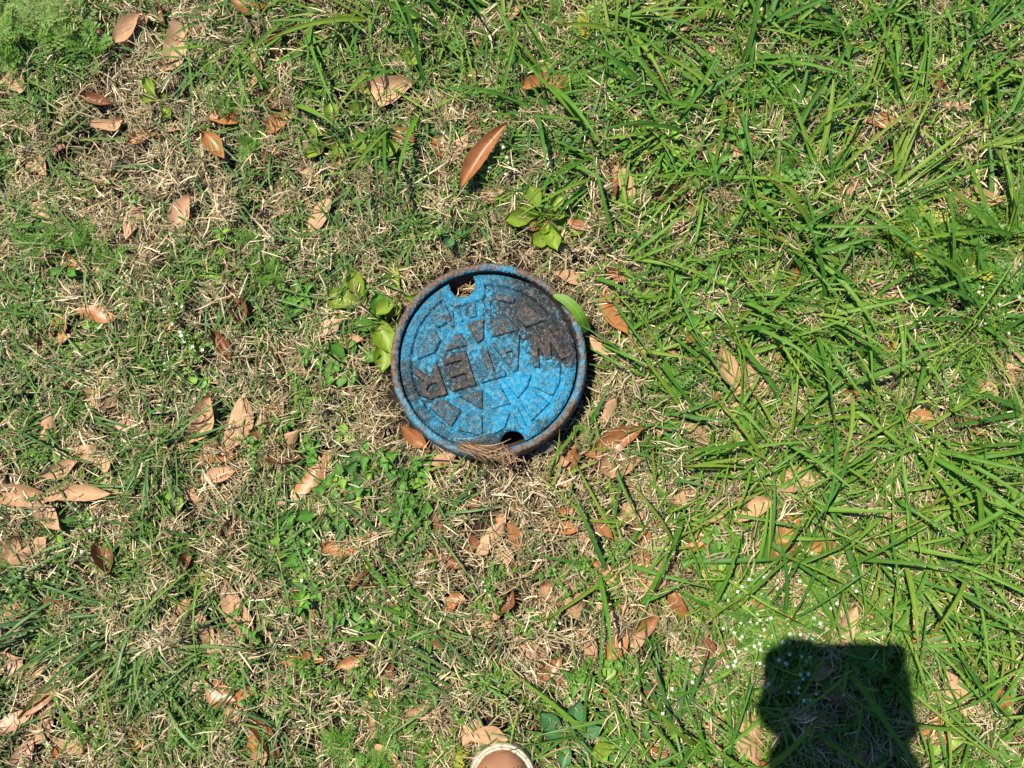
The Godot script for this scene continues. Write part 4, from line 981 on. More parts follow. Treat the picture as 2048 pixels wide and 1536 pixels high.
func build_weeds() -> void:
	# plantain rosettes: pixel, leaves, leaf length, material, spikes
	var spoon := leaf_set("leaf", 6, 0.06, 0.028, SPOON, Vector2(-0.25, 0.1), Vector2(0.1, 0.35), 0.09, 0.04, 0.004)
	var spike_m := MB.new()
	var sp := []
	for i in 7: sp.append(Vector3(0.001 * sin(i * 1.3), i * 0.009, 0.0))
	add_tube(spike_m, sp, [0.0009], 6)
	var r2 := RandomNumberGenerator.new(); r2.seed = 5
	for i in 120:
		var h := 0.026 + 0.036 * i / 120.0
		var a := i * 2.4
		var q := Vector3(cos(a), 0.5, sin(a)) * 0.0024 * (1.0 - 0.5 * pow(i / 120.0, 3.0))
		var c := Vector3(0, h, 0)
		var w := Vector3(-sin(a), 0.2, cos(a)) * 0.0007
		var i0 := spike_m.add(c + w); var i1 := spike_m.add(c - w); var i2 := spike_m.add(c + q); var i3 := spike_m.add(c + Vector3(0, 0.0016, 0))
		spike_m.tri(i0, i2, i3); spike_m.tri(i3, i2, i1)
	var spike := spike_m.mesh()
	for e in [[672, 282, 7, 1.05, "lime", 2], [772, 655, 8, 1.0, "green", 2], [740, 612, 4, 1.15, "lime", 1], [806, 592, 3, 0.9, "lime", 0], [704, 728, 6, 0.8, "green", 1], [1085, 440, 7, 0.9, "lime", 2], [655, 1022, 8, 0.72, "green", 2], [1140, 1462, 6, 1.15, "blue", 0], [1240, 1475, 6, 0.75, "green", 0], [850, 110, 4, 0.85, "lime", 1], [755, 325, 5, 0.75, "lime", 0], [1110, 478, 5, 0.85, "lime", 1], [150, 540, 3, 0.8, "green", 0], [1470, 390, 4, 0.8, "lime", 0], [1440, 1130, 5, 0.75, "green", 0], [905, 475, 4, 0.55, "blue", 0], [330, 215, 4, 0.6, "lime", 0]]:
		var c := P(e[0], e[1])
		var t := base("plantain_weed", Vector3(c.x, gh(c.x, c.z) + 0.012, c.z))
		for i in int(e[2]):
			part("leaf", spoon[rng.randi() % 6], M.weed[e[4]] if rng.randf() < 0.8 else M.weed.lime, t, leaf_xf(TAU * (i + R(-0.4, 0.4)) / e[2], R(0.1, 0.6), e[3] * R(0.55, 1.15), Vector3.ZERO, R(-0.3, 0.3)))
		for i in int(e[5]):
			var s := part("seed_spike", spike, M.weed.spike, t, Transform3D(Basis(Vector3(R(-1, 1), 0, R(-1, 1)).normalized(), R(0.25, 0.6)) * Basis.from_scale(Vector3.ONE * R(0.9, 1.3)), Vector3(R(-0.006, 0.006), 0, R(-0.006, 0.006))))
			s.set_meta("label", "upright bumpy green seed spike")
		tag(t, "%s rosette of %s spoon shaped leaves %s" % [{"lime": "yellow green", "green": "mid green", "blue": "bluish green"}[e[4]], "broad" if e[3] > 0.9 else "small", near(Vector2(e[0], e[1]))], "weed", "plantain rosettes")
	# pointed-leaf weeds: opposite pairs of heart or triangular leaves on a short stem
	var heart := leaf_set("leaf", 6, 0.026, 0.019, HEART, Vector2(-0.3, 0.05), Vector2(0.08, 0.3), 0.06, 0.03, 0.006)
	var oval := leaf_set("leaf", 6, 0.024, 0.016, OVAL, Vector2(-0.35, 0.05), Vector2(0.08, 0.3), 0.05, 0.015, 0.004)
	var spots := []
	for b in [[740, 920, 40, 5], [720, 990, 60, 8], [800, 980, 50, 7], [820, 1020, 45, 6], [700, 1070, 50, 5], [610, 1130, 45, 6], [620, 1200, 50, 7], [720, 1230, 55, 8], [510, 1225, 40, 3], [770, 1180, 50, 4], [610, 890, 40, 5], [560, 1060, 35, 3], [580, 600, 30, 3], [620, 620, 30, 3], [660, 740, 30, 3], [480, 500, 30, 2], [850, 1350, 30, 2], [1180, 1350, 40, 3]]:
		for i in b[3]: spots.append([b[0] + R(-1, 1) * b[2], b[1] + R(-1, 1) * b[2], "heart"])
	for b in [[1225, 205, 45, 7], [1240, 260, 50, 8], [1300, 310, 50, 8], [1390, 215, 40, 6], [1400, 160, 35, 4], [1290, 160, 30, 3], [1550, 400, 40, 5], [1440, 330, 35, 4], [1380, 620, 40, 6], [1400, 660, 35, 4], [1340, 540, 30, 3], [1660, 540, 30, 3], [1440, 1100, 35, 4], [1250, 1450, 40, 5], [1120, 600, 14, 1], [1450, 600, 40, 4]]:
		for i in b[3]: spots.append([b[0] + R(-1, 1) * b[2], b[1] + R(-1, 1) * b[2], "oval"])
	for e in spots:
		var c := P(e[0], e[1])
		if Vector2(c.x - cover_c.x, c.z - cover_c.z).length() < 0.175: continue
		var t := base("pointed_leaf_weed" if e[2] == "heart" else "oval_leaf_weed", Vector3(c.x, gh(c.x, c.z), c.z))
		var mb := MB.new()
		var lean := Vector3(R(-0.01, 0.01), 0, R(-0.01, 0.01))
		add_tube(mb, [Vector3.ZERO, Vector3(0, 0.014, 0) + lean * 0.4, Vector3(0, 0.03, 0) + lean], [0.0009, 0.0006], 5)
		part("stem", mb.mesh(), M.weed.stem, t)
		var yaw := R(0, TAU)
		var hs := R(0.6, 1.25)
		for lv in (2 + rng.randi() % 2):
			for s in 2:
				part("leaf", (heart if e[2] == "heart" else oval)[rng.randi() % 6], M.weed.green if rng.randf() < 0.75 else (M.weed.dark if rng.randf() < 0.5 else M.weed.clover), t, leaf_xf(yaw + PI * s + R(-0.3, 0.3), R(-0.1, 0.45), hs * R(0.65, 1.15) * (1.0 - lv * 0.17), Vector3(0, 0.011 + lv * 0.009, 0) + lean * (0.4 + 0.3 * lv), R(-0.3, 0.3)))
			yaw += PI * 0.5 + R(-0.3, 0.3)
		tag(t, ("large leafed " if hs > 1.05 else ("tiny leafed " if hs < 0.78 else "")) + ("low weed with paired heart shaped leaves " if e[2] == "heart" else "low weed with paired oval leaves ") + near(Vector2(e[0], e[1])), "weed", "broad leaf weeds")
	# round-leaf creeper
	var rnd := leaf_set("leaf", 5, 0.017, 0.018, ROUND, Vector2(-0.1, 0.1), Vector2(0.0, 0.2), 0.03, 0.0, 0.004)
	for e in [[296, 734], [328, 750], [352, 745], [405, 758], [143, 628], [127, 648], [200, 658], [180, 690], [135, 718], [70, 922], [160, 940], [163, 955], [115, 910], [430, 565], [125, 1090], [348, 1005], [220, 975], [640, 595], [655, 640], [1810, 650], [1800, 640], [1890, 1470], [1860, 1510], [690, 870], [1830, 250], [1640, 110], [860, 980], [600, 930], [780, 12], [1190, 30]]:
		var c := P(e[0], e[1])
		var t := base("round_leaf_weed", Vector3(c.x, gh(c.x, c.z) + 0.008, c.z))
		var yaw := R(0, TAU)
		for i in 2 + rng.randi() % 2:
			part("leaf", rnd[rng.randi() % 5], M.weed.clover, t, leaf_xf(yaw + i * 2.1 + R(-0.4, 0.4), R(0.1, 0.4), R(0.8, 1.15), Vector3(0, 0.004, 0)))
		var mb := MB.new()
		add_tube(mb, [Vector3(0, -0.01, 0), Vector3(0.001, 0.005, 0.001)], [0.0007], 5)
		part("stem", mb.mesh(), M.weed.stem, t)
		tag(t, "round leafed lime green creeping weed %s" % near(Vector2(e[0], e[1])), "weed", "round leaf weeds")
	# feathery weeds
	var fronds := []
	for k in 6:
		var mb := MB.new()
		var L := 0.042
		for i in 7:
			var s := 0.12 + 0.88 * i / 6.0
			var ax := Vector3(0.002 * sin(s * 3.0 + k), 0.010 * sin(s * 2.2), s * L)
			for sd in [-1.0, 1.0]:
				var pl := 0.013 * sin(clampf(1.12 - s, 0.0, 1.0) * PI * 0.62) + 0.0015
				var pd := Vector3(sd * 0.85, R(0.0, 0.3), 0.55).normalized()
				for q in 4:
					var f := (q + 1) / 4.0
					var b0 := ax + pd * pl * f * 0.8
					for w in ([-1.0, 1.0] if q < 3 else [0.0]):
						var ld: Vector3 = (pd + Vector3(-pd.z, R(-0.2, 0.3), pd.x) * w * 0.9).normalized() * R(0.003, 0.0046)
						var lw := Vector3(-ld.z, 0.0, ld.x) * 0.30
						var i0 := mb.add(b0); var i1 := mb.add(b0 + ld * 0.5 + lw); var i2 := mb.add(b0 + ld); var i3 := mb.add(b0 + ld * 0.5 - lw)
						mb.quad(i0, i1, i2, i3)
				var j0 := mb.add(ax); var j1 := mb.add(ax + pd * pl + Vector3(0, 0, 0.0003)); var j2 := mb.add(ax + Vector3(0, 0, 0.0007))
				mb.tri(j0, j1, j2)
		add_tube(mb, [Vector3.ZERO, Vector3(0.002 * sin(1.5 + k), 0.0085, L * 0.5), Vector3(0.002 * sin(3.0 + k), 0.008, L)], [0.0006, 0.0004, 0.0002], 4)
		fronds.append(mb.mesh())
	var fl := []
	for b in [[60, 60, 60, 9, "fernpale"], [120, 90, 60, 8, "fernpale"], [40, 130, 40, 3, "fern"], [150, 40, 40, 3, "fernpale"], [180, 120, 30, 2, "fern"], [165, 500, 35, 2, "fern"], [215, 515, 30, 2, "fern"], [85, 505, 30, 2, "fern"], [420, 120, 25, 1, "fern"], [480, 235, 25, 1, "fern"], [510, 290, 25, 2, "fern"], [500, 490, 25, 1, "fern"], [1120, 170, 30, 2, "fern"], [1170, 190, 25, 1, "fern"], [1900, 480, 60, 5, "fern"], [1970, 520, 60, 5, "fern"], [1830, 480, 35, 3, "fern"], [1870, 545, 40, 3, "fern"], [2010, 450, 40, 3, "fern"], [1920, 560, 30, 2, "yellow"], [1800, 495, 14, 1, "yellow"], [1630, 715, 30, 3, "fern"], [1720, 730, 30, 2, "fern"], [1700, 650, 25, 2, "fern"], [2000, 790, 40, 3, "fern"], [1900, 800, 30, 2, "fern"], [1560, 210, 30, 3, "fern"], [1650, 60, 25, 1, "fern"], [1840, 490, 20, 1, "fern"], [1330, 760, 15, 1, "fern"], [800, 1440, 35, 4, "fern"], [740, 1510, 35, 3, "fern"], [800, 1505, 40, 3, "fern"], [890, 1500, 25, 1, "yellow"], [700, 1490, 30, 2, "fern"], [1700, 1330, 45, 4, "fern"], [1780, 1340, 40, 4, "fern"], [1720, 1390, 20, 1, "yellow"], [2010, 1500, 40, 3, "fern"], [1940, 1525, 30, 2, "fern"], [1560, 330, 25, 2, "fern"], [1810, 470, 20, 2, "yellow"], [1090, 60, 20, 1, "fern"], [1190, 60, 25, 2, "yellow"], [1700, 90, 20, 1, "yellow"], [560, 545, 25, 2, "fern"], [870, 530, 25, 2, "fern"]]:
		for i in b[3]: fl.append([b[0] + R(-1, 1) * b[2], b[1] + R(-1, 1) * b[2], b[4]])
	for e in fl:
		var c := P(e[0], e[1])
		if Vector2(c.x - cover_c.x, c.z - cover_c.z).length() < 0.19: continue
		var t := base("feathery_weed", Vector3(c.x, gh(c.x, c.z) + 0.014, c.z))
		var n := 6 + rng.randi() % 4
		var fs := 1.35 if (e[0] < 260.0 and e[1] < 220.0) or (e[0] > 1780.0 and e[1] > 400.0 and e[1] < 640.0) else 1.0
		for i in n:
			part("frond", fronds[rng.randi() % 6], M.weed[e[2]] if rng.randf() < (0.85 if e[2] != "yellow" else 0.5) else M.weed.fern, t, leaf_xf(TAU * (i + R(-0.4, 0.4)) / n, R(0.1, 0.8), fs * R(0.4, 0.85), Vector3.ZERO, R(-0.5, 0.5)))
		tag(t, "%s%s feathery fine cut weed %s" % ["full " if n > 8 else ("open " if n < 7 else ""), {"fern": "fresh green", "fernpale": "pale green", "yellow": "yellowing"}[e[2]], near(Vector2(e[0], e[1]))], "weed", "feathery weeds")
	# tiny white-flowered weeds
	var sprig := []
	var flower := []
	for k in 5:
		var mb := MB.new(); var fm := MB.new()
		for st in 4:
			var yaw := R(0, TAU)
			var d := Vector3(cos(yaw), R(0.5, 1.6), sin(yaw)).normalized()
			var H := R(0.018, 0.034)
			add_tube(mb, [Vector3.ZERO, d * H], [0.0005, 0.0003], 4)
			for i in 7:
				var b0 := d * H * (0.25 + 0.75 * i / 6.0)
				for q in 3:
					var ld := Vector3(R(-1, 1), R(0.0, 0.6), R(-1, 1)).normalized() * R(0.004, 0.0075)
					var lw := ld.cross(Vector3.UP).normalized() * ld.length() * 0.2
					mb.quad(mb.add(b0), mb.add(b0 + ld * 0.5 + lw), mb.add(b0 + ld), mb.add(b0 + ld * 0.5 - lw))
			if st < 2:
				var fc := d * H + Vector3(0, 0.002, 0)
				for q in 4:
					var a := TAU * q / 4.0 + yaw
					var pd := Vector3(cos(a), 0.25, sin(a)) * 0.0025
					var pw := Vector3(-sin(a), 0, cos(a)) * 0.0010
					fm.quad(fm.add(fc), fm.add(fc + pd * 0.6 + pw), fm.add(fc + pd), fm.add(fc + pd * 0.6 - pw))
		sprig.append(mb.mesh()); flower.append(fm.mesh())
	var wf := []
	for b in [[1530, 1190, 40, 5, 1], [1545, 1260, 50, 9, 1], [1500, 1280, 45, 7, 1], [1560, 1310, 45, 8, 1], [1590, 1200, 40, 4, 1], [1470, 1230, 40, 5, 1], [1610, 1350, 35, 4, 1], [1480, 1330, 40, 5, 1], [1560, 1370, 30, 3, 1], [1640, 1150, 30, 3, 1], [1960, 570, 45, 6, 1], [1990, 640, 40, 5, 1], [1930, 610, 30, 3, 1], [2010, 560, 30, 3, 1], [985, 325, 22, 4, 1], [1000, 345, 18, 2, 1], [365, 610, 22, 3, 1], [400, 680, 20, 2, 1], [380, 735, 20, 2, 1], [950, 1130, 35, 2, 1], [980, 1160, 35, 3, 0], [1030, 1240, 40, 3, 0], [1070, 1240, 30, 2, 1], [210, 1065, 25, 2, 1], [640, 1130, 25, 2, 1], [1240, 1130, 50, 5, 0], [1135, 1140, 40, 4, 0], [1270, 1330, 40, 5, 0], [1190, 1330, 40, 4, 0], [1380, 1350, 40, 4, 1], [1410, 1380, 40, 4, 0], [440, 1300, 40, 3, 0], [640, 1320, 40, 4, 0], [560, 1350, 40, 4, 0], [740, 1360, 40, 4, 0], [1010, 1330, 40, 4, 0], [60, 1160, 30, 3, 0], [150, 1370, 40, 4, 0], [200, 1430, 40, 4, 0], [350, 1450, 40, 4, 0], [900, 1440, 40, 3, 0], [1310, 780, 20, 2, 0], [1210, 640, 14, 1, 0], [880, 440, 30, 3, 0], [560, 420, 30, 3, 0], [300, 430, 30, 2, 0], [600, 780, 30, 3, 0], [520, 880, 30, 3, 0]]:
		for i in b[3]: wf.append([b[0] + R(-1, 1) * b[2], b[1] + R(-1, 1) * b[2], b[4]])
	for e in wf:
		var c := P(e[0], e[1])
		if Vector2(c.x - cover_c.x, c.z - cover_c.z).length() < 0.19: continue
		var white: bool = e[2] == 1
		var t := base("white_flowered_weed" if white else "tiny_leaf_weed", Vector3(c.x, gh(c.x, c.z) + 0.013, c.z))
		t.rotation.y = R(0, TAU)
		t.scale = Vector3.ONE * R(0.8, 1.3)
		var k := rng.randi() % 5
		var f := part("foliage", sprig[k], M.weed.tiny, t)
		f.set_meta("kind", "stuff")
		if white:
			var g := part("flowers", flower[k], M.weed.petal, t); g.set_meta("kind", "stuff")
		tag(t, ("tiny green weed with starry white flowers " if white else "tiny narrow leafed green sprig ") + near(Vector2(e[0], e[1])), "weed", "tiny weeds")
	# a yellow flower
	for e in [[745, 1386], [1152, 1428]]:
		var c := P(e[0], e[1], 0.02)
		var t := base("yellow_flower", c)
		var mb := MB.new()
		for q in 5:
			add_leaf(mb, leaf_xf(TAU * q / 5.0, 0.4, 1.0), 0.008, 0.006, ROUND, 0.1, 0.2, 0.0, 0.0, 4, 2)
		part("petals", mb.mesh(), M.weed.yellow, t).set_meta("kind", "stuff")
		var sb := MB.new()
		add_tube(sb, [Vector3(0, -0.02, 0), Vector3.ZERO], [0.0007], 5)
		part("stem", sb.mesh(), M.weed.stem, t)
		tag(t, "small yellow flower low in the grass " + ("by orange leaf" if e[0] == 745 else "near the brown shoe"), "flower", "yellow flowers")

# ---------------------------------------------------------------- small things by the cover
func build_straw_wads() -> void:
	# wisps of straw caught on the rim at the open notch, and inside the other notch
	var J := Joined.new()
	for i in 130:
		var mb := MB.new()
		var t := R(0, 1)
		var px := lerpf(925, 1032, pow(t, 0.8)) + R(-6, 6)
		var py := lerpf(893, 920, t) + R(-9, 9)
		if t > 0.55: py += R(-8, 8)
		var h := 0.053 + R(0.0, 0.007) - maxf(0.0, t - 0.8) * 0.05
		var c := P(px, py, h)
		var yaw := deg_to_rad(-14.0) + R(-0.25, 0.25) if t < 0.6 else R(0, TAU)
		var L := R(0.02, 0.06) * (1.0 if t < 0.6 else 0.55)
		add_blade(mb, Transform3D(leaf_xf(yaw, 0, 1).basis, c - Vector3(cos(yaw), 0, -sin(yaw)) * L * 0.5), L, R(0.0005, 0.0011), R(0.0, 0.3), R(-0.5, 0.0), R(-0.8, 0.8), 0.0, 4, tint([lin(164, 134, 100), lin(126, 98, 74), lin(100, 76, 58), lin(190, 164, 130)][i % 4], R(0.6, 1.0)))
		J.put(mb.mesh().surface_get_arrays(0), Transform3D.IDENTITY)
	tag(part("straw_wisp", J.mesh(), M.straw, self), "wisp of matted dry straw hanging over the rim at the lid's notch", "straw", "", "stuff")
	var K := Joined.new()
	for i in 60:
		var mb := MB.new()
		var c := P(930 + R(-16, 20), 578 + R(-8, 12), 0.02) + Vector3(0, R(-0.03, 0.004), 0)
		var yaw := R(0.2, 1.1) if i % 2 == 0 else R(0, TAU)
		add_blade(mb, Transform3D(leaf_xf(yaw, 0, 1).basis, c), R(0.012, 0.035), R(0.0006, 0.0013), R(0.0, 0.5), R(-0.4, 0.2), R(-0.8, 0.8), 0.0, 3, tint([lin(176, 148, 112), lin(140, 112, 84), lin(196, 172, 138)][i % 3], R(0.7, 1.1)))
		K.put(mb.mesh().surface_get_arrays(0), Transform3D.IDENTITY)
	tag(part("straw_nest", K.mesh(), M.straw, self), "loose dry straw stuffed inside the lid's open notch", "straw", "", "stuff")
	# flat stone by the ring
	var sm := SphereMesh.new(); sm.radius = 0.5; sm.height = 1.0; sm.radial_segments = 24; sm.rings = 14
	var arr := sm.get_mesh_arrays()
	var v: PackedVector3Array = arr[Mesh.ARRAY_VERTEX]
	for i in v.size():
		v[i] *= 1.0 + 0.25 * fn.get_noise_3d(v[i].x * 60.0, v[i].y * 60.0, v[i].z * 60.0)
	arr[Mesh.ARRAY_VERTEX] = v
	var am := ArrayMesh.new(); am.add_surface_from_arrays(Mesh.PRIMITIVE_TRIANGLES, arr)
	var stone := StandardMaterial3D.new(); stone.albedo_color = srgb(112, 108, 100); stone.roughness = 0.85
	var c := P(1096, 893, 0.01)
	tag(part("flat_stone", am, stone, self, Transform3D(Basis(Vector3.UP, 0.4) * Basis.from_scale(Vector3(0.028, 0.010, 0.021)), Vector3(c.x, gh(c.x, c.z) + 0.011, c.z))), "flat grey stone lying in the iron ring's shadow", "stone")
	var g := P(1288, 1162, 0.024)
	var gm := StandardMaterial3D.new(); gm.albedo_color = srgb(176, 112, 66); gm.roughness = 0.5
	tag(part("leaf_gall", am, gm, self, Transform3D(Basis.from_scale(Vector3(0.009, 0.007, 0.009)), g)), "small round brown gall sitting on a tan dry leaf", "gall")


# ---------------------------------------------------------------- the person taking the picture (outside the frame but for one shoe)
# tapered bones joined by a smooth minimum and meshed as surface nets
func nets(bones: Array, cell: float, k: float) -> ArrayMesh:
	var lo := Vector3(1e9, 1e9, 1e9); var hi := -lo
	for b in bones:
		var r: float = maxf(b[2], b[3]) + cell * 3.0
		lo = lo.min(b[0] - Vector3.ONE * r).min(b[1] - Vector3.ONE * r)
		hi = hi.max(b[0] + Vector3.ONE * r).max(b[1] + Vector3.ONE * r)
	var nx := int((hi.x - lo.x) / cell) + 2; var ny := int((hi.y - lo.y) / cell) + 2; var nz := int((hi.z - lo.z) / cell) + 2
	var F := PackedFloat32Array(); F.resize(nx * ny * nz); F.fill(1.0)
	for b in bones:
		var a: Vector3 = b[0]; var e: Vector3 = b[1] - b[0]
		var ra: float = b[2]; var rb: float = b[3]
		var r := maxf(ra, rb) + k + cell * 2.0
		var l: Vector3 = ((b[0] as Vector3).min(b[1]) - Vector3.ONE * r - lo) / cell
		var h: Vector3 = ((b[0] as Vector3).max(b[1]) + Vector3.ONE * r - lo) / cell
		var ee := maxf(e.dot(e), 1e-9)
		for z in range(maxi(int(l.z), 0), mini(int(h.z) + 1, nz)):
			for y in range(maxi(int(l.y), 0), mini(int(h.y) + 1, ny)):
				for x in range(maxi(int(l.x), 0), mini(int(h.x) + 1, nx)):
					var w := lo + Vector3(x, y, z) * cell - a
					var t := clampf(w.dot(e) / ee, 0, 1)
					var d := (w - e * t).length() - lerpf(ra, rb, t)
					var i := (z * ny + y) * nx + x
					var f := F[i]
					var q := maxf(k - absf(f - d), 0.0) / k
					F[i] = minf(f, d) - q * q * k * 0.25
	var mb := MB.new()
	var ids := {}
	var offs := [0, 1, nx, nx + 1, nx * ny, nx * ny + 1, nx * ny + nx, nx * ny + nx + 1]
	var cv := [Vector3(0, 0, 0), Vector3(1, 0, 0), Vector3(0, 1, 0), Vector3(1, 1, 0), Vector3(0, 0, 1), Vector3(1, 0, 1), Vector3(0, 1, 1), Vector3(1, 1, 1)]
	var ed := [[0, 1], [2, 3], [4, 5], [6, 7], [0, 2], [1, 3], [4, 6], [5, 7], [0, 4], [1, 5], [2, 6], [3, 7]]
	for z in nz - 1:
		for y in ny - 1:
			for x in nx - 1:
				var i := (z * ny + y) * nx + x
				var f0 := F[i]
				if f0 > cell * 2.0 or f0 < -cell * 2.0: continue
				var neg := 0
				for o in offs:
					if F[i + o] < 0.0: neg += 1
				if neg == 0 or neg == 8: continue
				var s := Vector3.ZERO; var n := 0
				for g in ed:
					var fa := F[i + offs[g[0]]]; var fb := F[i + offs[g[1]]]
					if (fa < 0.0) != (fb < 0.0):
						s += (cv[g[0]] as Vector3).lerp(cv[g[1]], fa / (fa - fb)); n += 1
				ids[i] = mb.add(lo + (Vector3(x, y, z) + s / n) * cell)
	for i in ids:
		var f := F[i]
		for ax in [[1, nx, nx * ny], [nx, nx * ny, 1], [nx * ny, 1, nx]]:
			var g := F[i + ax[0]]
			if (f < 0.0) == (g < 0.0): continue
			var b0 = ids.get(i); var b1 = ids.get(i - ax[1]); var b2 = ids.get(i - ax[1] - ax[2]); var b3 = ids.get(i - ax[2])
			if b1 == null or b2 == null or b3 == null: continue
			if f < 0.0: mb.quad(b0, b3, b2, b1)
			else: mb.quad(b0, b1, b2, b3)
	return mb.mesh()

func plain(c: Color, rough: float) -> StandardMaterial3D:
	var m := StandardMaterial3D.new(); m.albedo_color = c; m.roughness = rough
	return m

# half width of a shoe sole at s (0 toe .. 1 heel)
func shoe_w(s: float) -> float:
	if s < 0.16: return 0.047 * sqrt(maxf(0.0, 1.0 - pow(1.0 - s / 0.16, 2.0)))
	if s > 0.9: return 0.036 * sqrt(maxf(0.0, 1.0 - pow((s - 0.9) / 0.1, 2.0)))
	return prof([0.047, 0.0535, 0.052, 0.043, 0.036, 0.0345, 0.036], (s - 0.16) / 0.74)

func shoe_h(s: float) -> float:
	var h := prof([0.028, 0.036, 0.048, 0.058, 0.072, 0.088, 0.098, 0.100, 0.100], s)
	return h * pow(clampf((s - 0.026) / 0.16, 0, 1), 0.42) * (1.0 if s < 0.9 else sqrt(clampf((0.985 - s) / 0.085, 0, 1))) + 0.002

func build_shoe(parent: Node3D, toe: Vector3, turn: float) -> void:
	var L := 0.30
	var shoe := Node3D.new(); shoe.name = "shoe"; parent.add_child(shoe, true)
	shoe.position = toe; shoe.rotation.y = turn
	shoe.set_meta("label", "tan leather shoe with punched toe and pale rubber sole")
	var leather := plain(srgb(168, 122, 92), 0.55)
	leather.albedo_texture = noise_tex(0.02, [[0.0, srgb(215, 205, 200)], [1.0, srgb(255, 255, 255)]], 256, 4)
	leather.uv1_triplanar = true; leather.uv1_scale = Vector3(5, 5, 5)
	leather.normal_enabled = true; leather.normal_texture = noise_tex(0.2, [], 256, 3, true, 2.0); leather.normal_scale = 0.25
	var rubber := plain(srgb(226, 218, 204), 0.6)
	rubber.albedo_texture = noise_tex(0.03, [[0.0, srgb(150, 136, 112)], [0.4, srgb(226, 216, 198)], [0.55, srgb(250, 247, 240)], [1.0, srgb(255, 255, 255)]], 256, 5)
	rubber.uv1_triplanar = true; rubber.uv1_scale = Vector3(9, 9, 9)
	# sole: rings of the outline, toe at z = 0, heel at z = L
	var out := []
	var n := 64
	for i in n:
		var a := TAU * i / n
		var s := 0.5 - 0.5 * cos(a)
		out.append(Vector2((1.0 if a < PI else -1.0) * shoe_w(s), s * L))
	var mb := MB.new()
	var lv := [[0.0, 0.990], [0.004, 1.0], [0.022, 1.0], [0.0255, 0.992], [0.0270, 0.965], [0.0262, 0.93], [0.0272, 0.90], [0.0262, 0.86]]
	for q in lv:
		for p in out:
			mb.add(Vector3(p.x * q[1], q[0], (p.y - L * 0.5) * (1.0 - (1.0 - q[1]) * 0.36) + L * 0.5))
	for r in lv.size() - 1:
		for i in n: mb.quad(r * n + i, r * n + (i + 1) % n, (r + 1) * n + (i + 1) % n, (r + 1) * n + i)
	part("sole", mb.mesh(), rubber, shoe)
	# upper: arched sections
	var um := MB.new()
	var m := 26; var w := 20
	for i in m + 1:
		var s0 := 0.5 - 0.5 * cos(PI * i / m)
		var s := 0.026 + 0.948 * s0
		var hw := shoe_w(s0) * 0.86
		var h := shoe_h(s)
		for j in w + 1:
			var t := PI * j / w
			var cx := cos(t); var sy := sin(t)
			um.add(Vector3(signf(cx) * pow(absf(cx), 0.8) * hw, 0.024 + pow(sy, 0.85) * h, s * L))
	for i in m:
		for j in w:
			var a := i * (w + 1) + j
			um.quad(a, a + 1, a + w + 2, a + w + 1)
	part("upper", um.mesh(), leather, shoe)
	var sm := MB.new()
	for i in 150:
		var a := TAU * i / 150.0
		var pa := []
		for q in 2:
			var aa := a + q * 0.026
			var s := 0.5 - 0.5 * cos(aa)
			pa.append(Vector3((1.0 if aa < PI else -1.0) * shoe_w(s) * 0.935, 0.0272, (s * L - L * 0.5) * 0.977 + L * 0.5))
		add_tube(sm, pa, [0.0006], 4)
	part("welt_stitching", sm.mesh(), plain(srgb(120, 104, 84), 0.8), shoe).set_meta("kind", "stuff")
	# punched holes of the toe cap: rings of small dark discs
	var pm := MB.new()
	for g in [[0.029, 12, 0.0012], [0.034, 14, 0.0018], [0.039, 14, 0.0012], [0.052, 16, 0.0016]]:
		for k in int(g[1]):
			var x := lerpf(-0.027, 0.027, float(k) / (g[1] - 1))
			var z: float = g[0] + 0.004 * cos(x * 150.0)
			var s := z / L
			var hw := shoe_w((s - 0.026) / 0.948) * 0.86
			var h := shoe_h(s)
			var cx := pow(clampf(absf(x) / hw, 0, 1), 1.25)
			var y := 0.024 + pow(sqrt(maxf(0.0, 1.0 - cx * cx)), 0.85) * h + 0.0006
			var c0 := pm.add(Vector3(x, y, z))
			for q in 8: pm.add(Vector3(x + cos(TAU * q / 8) * g[2], y - absf(x) * 0.02, z + sin(TAU * q / 8) * g[2]))
			for q in 8: pm.tri(c0, c0 + 1 + q, c0 + 1 + (q + 1) % 8)
	part("punched_holes", pm.mesh(), plain(srgb(46, 28, 20), 0.8), shoe).set_meta("kind", "stuff")

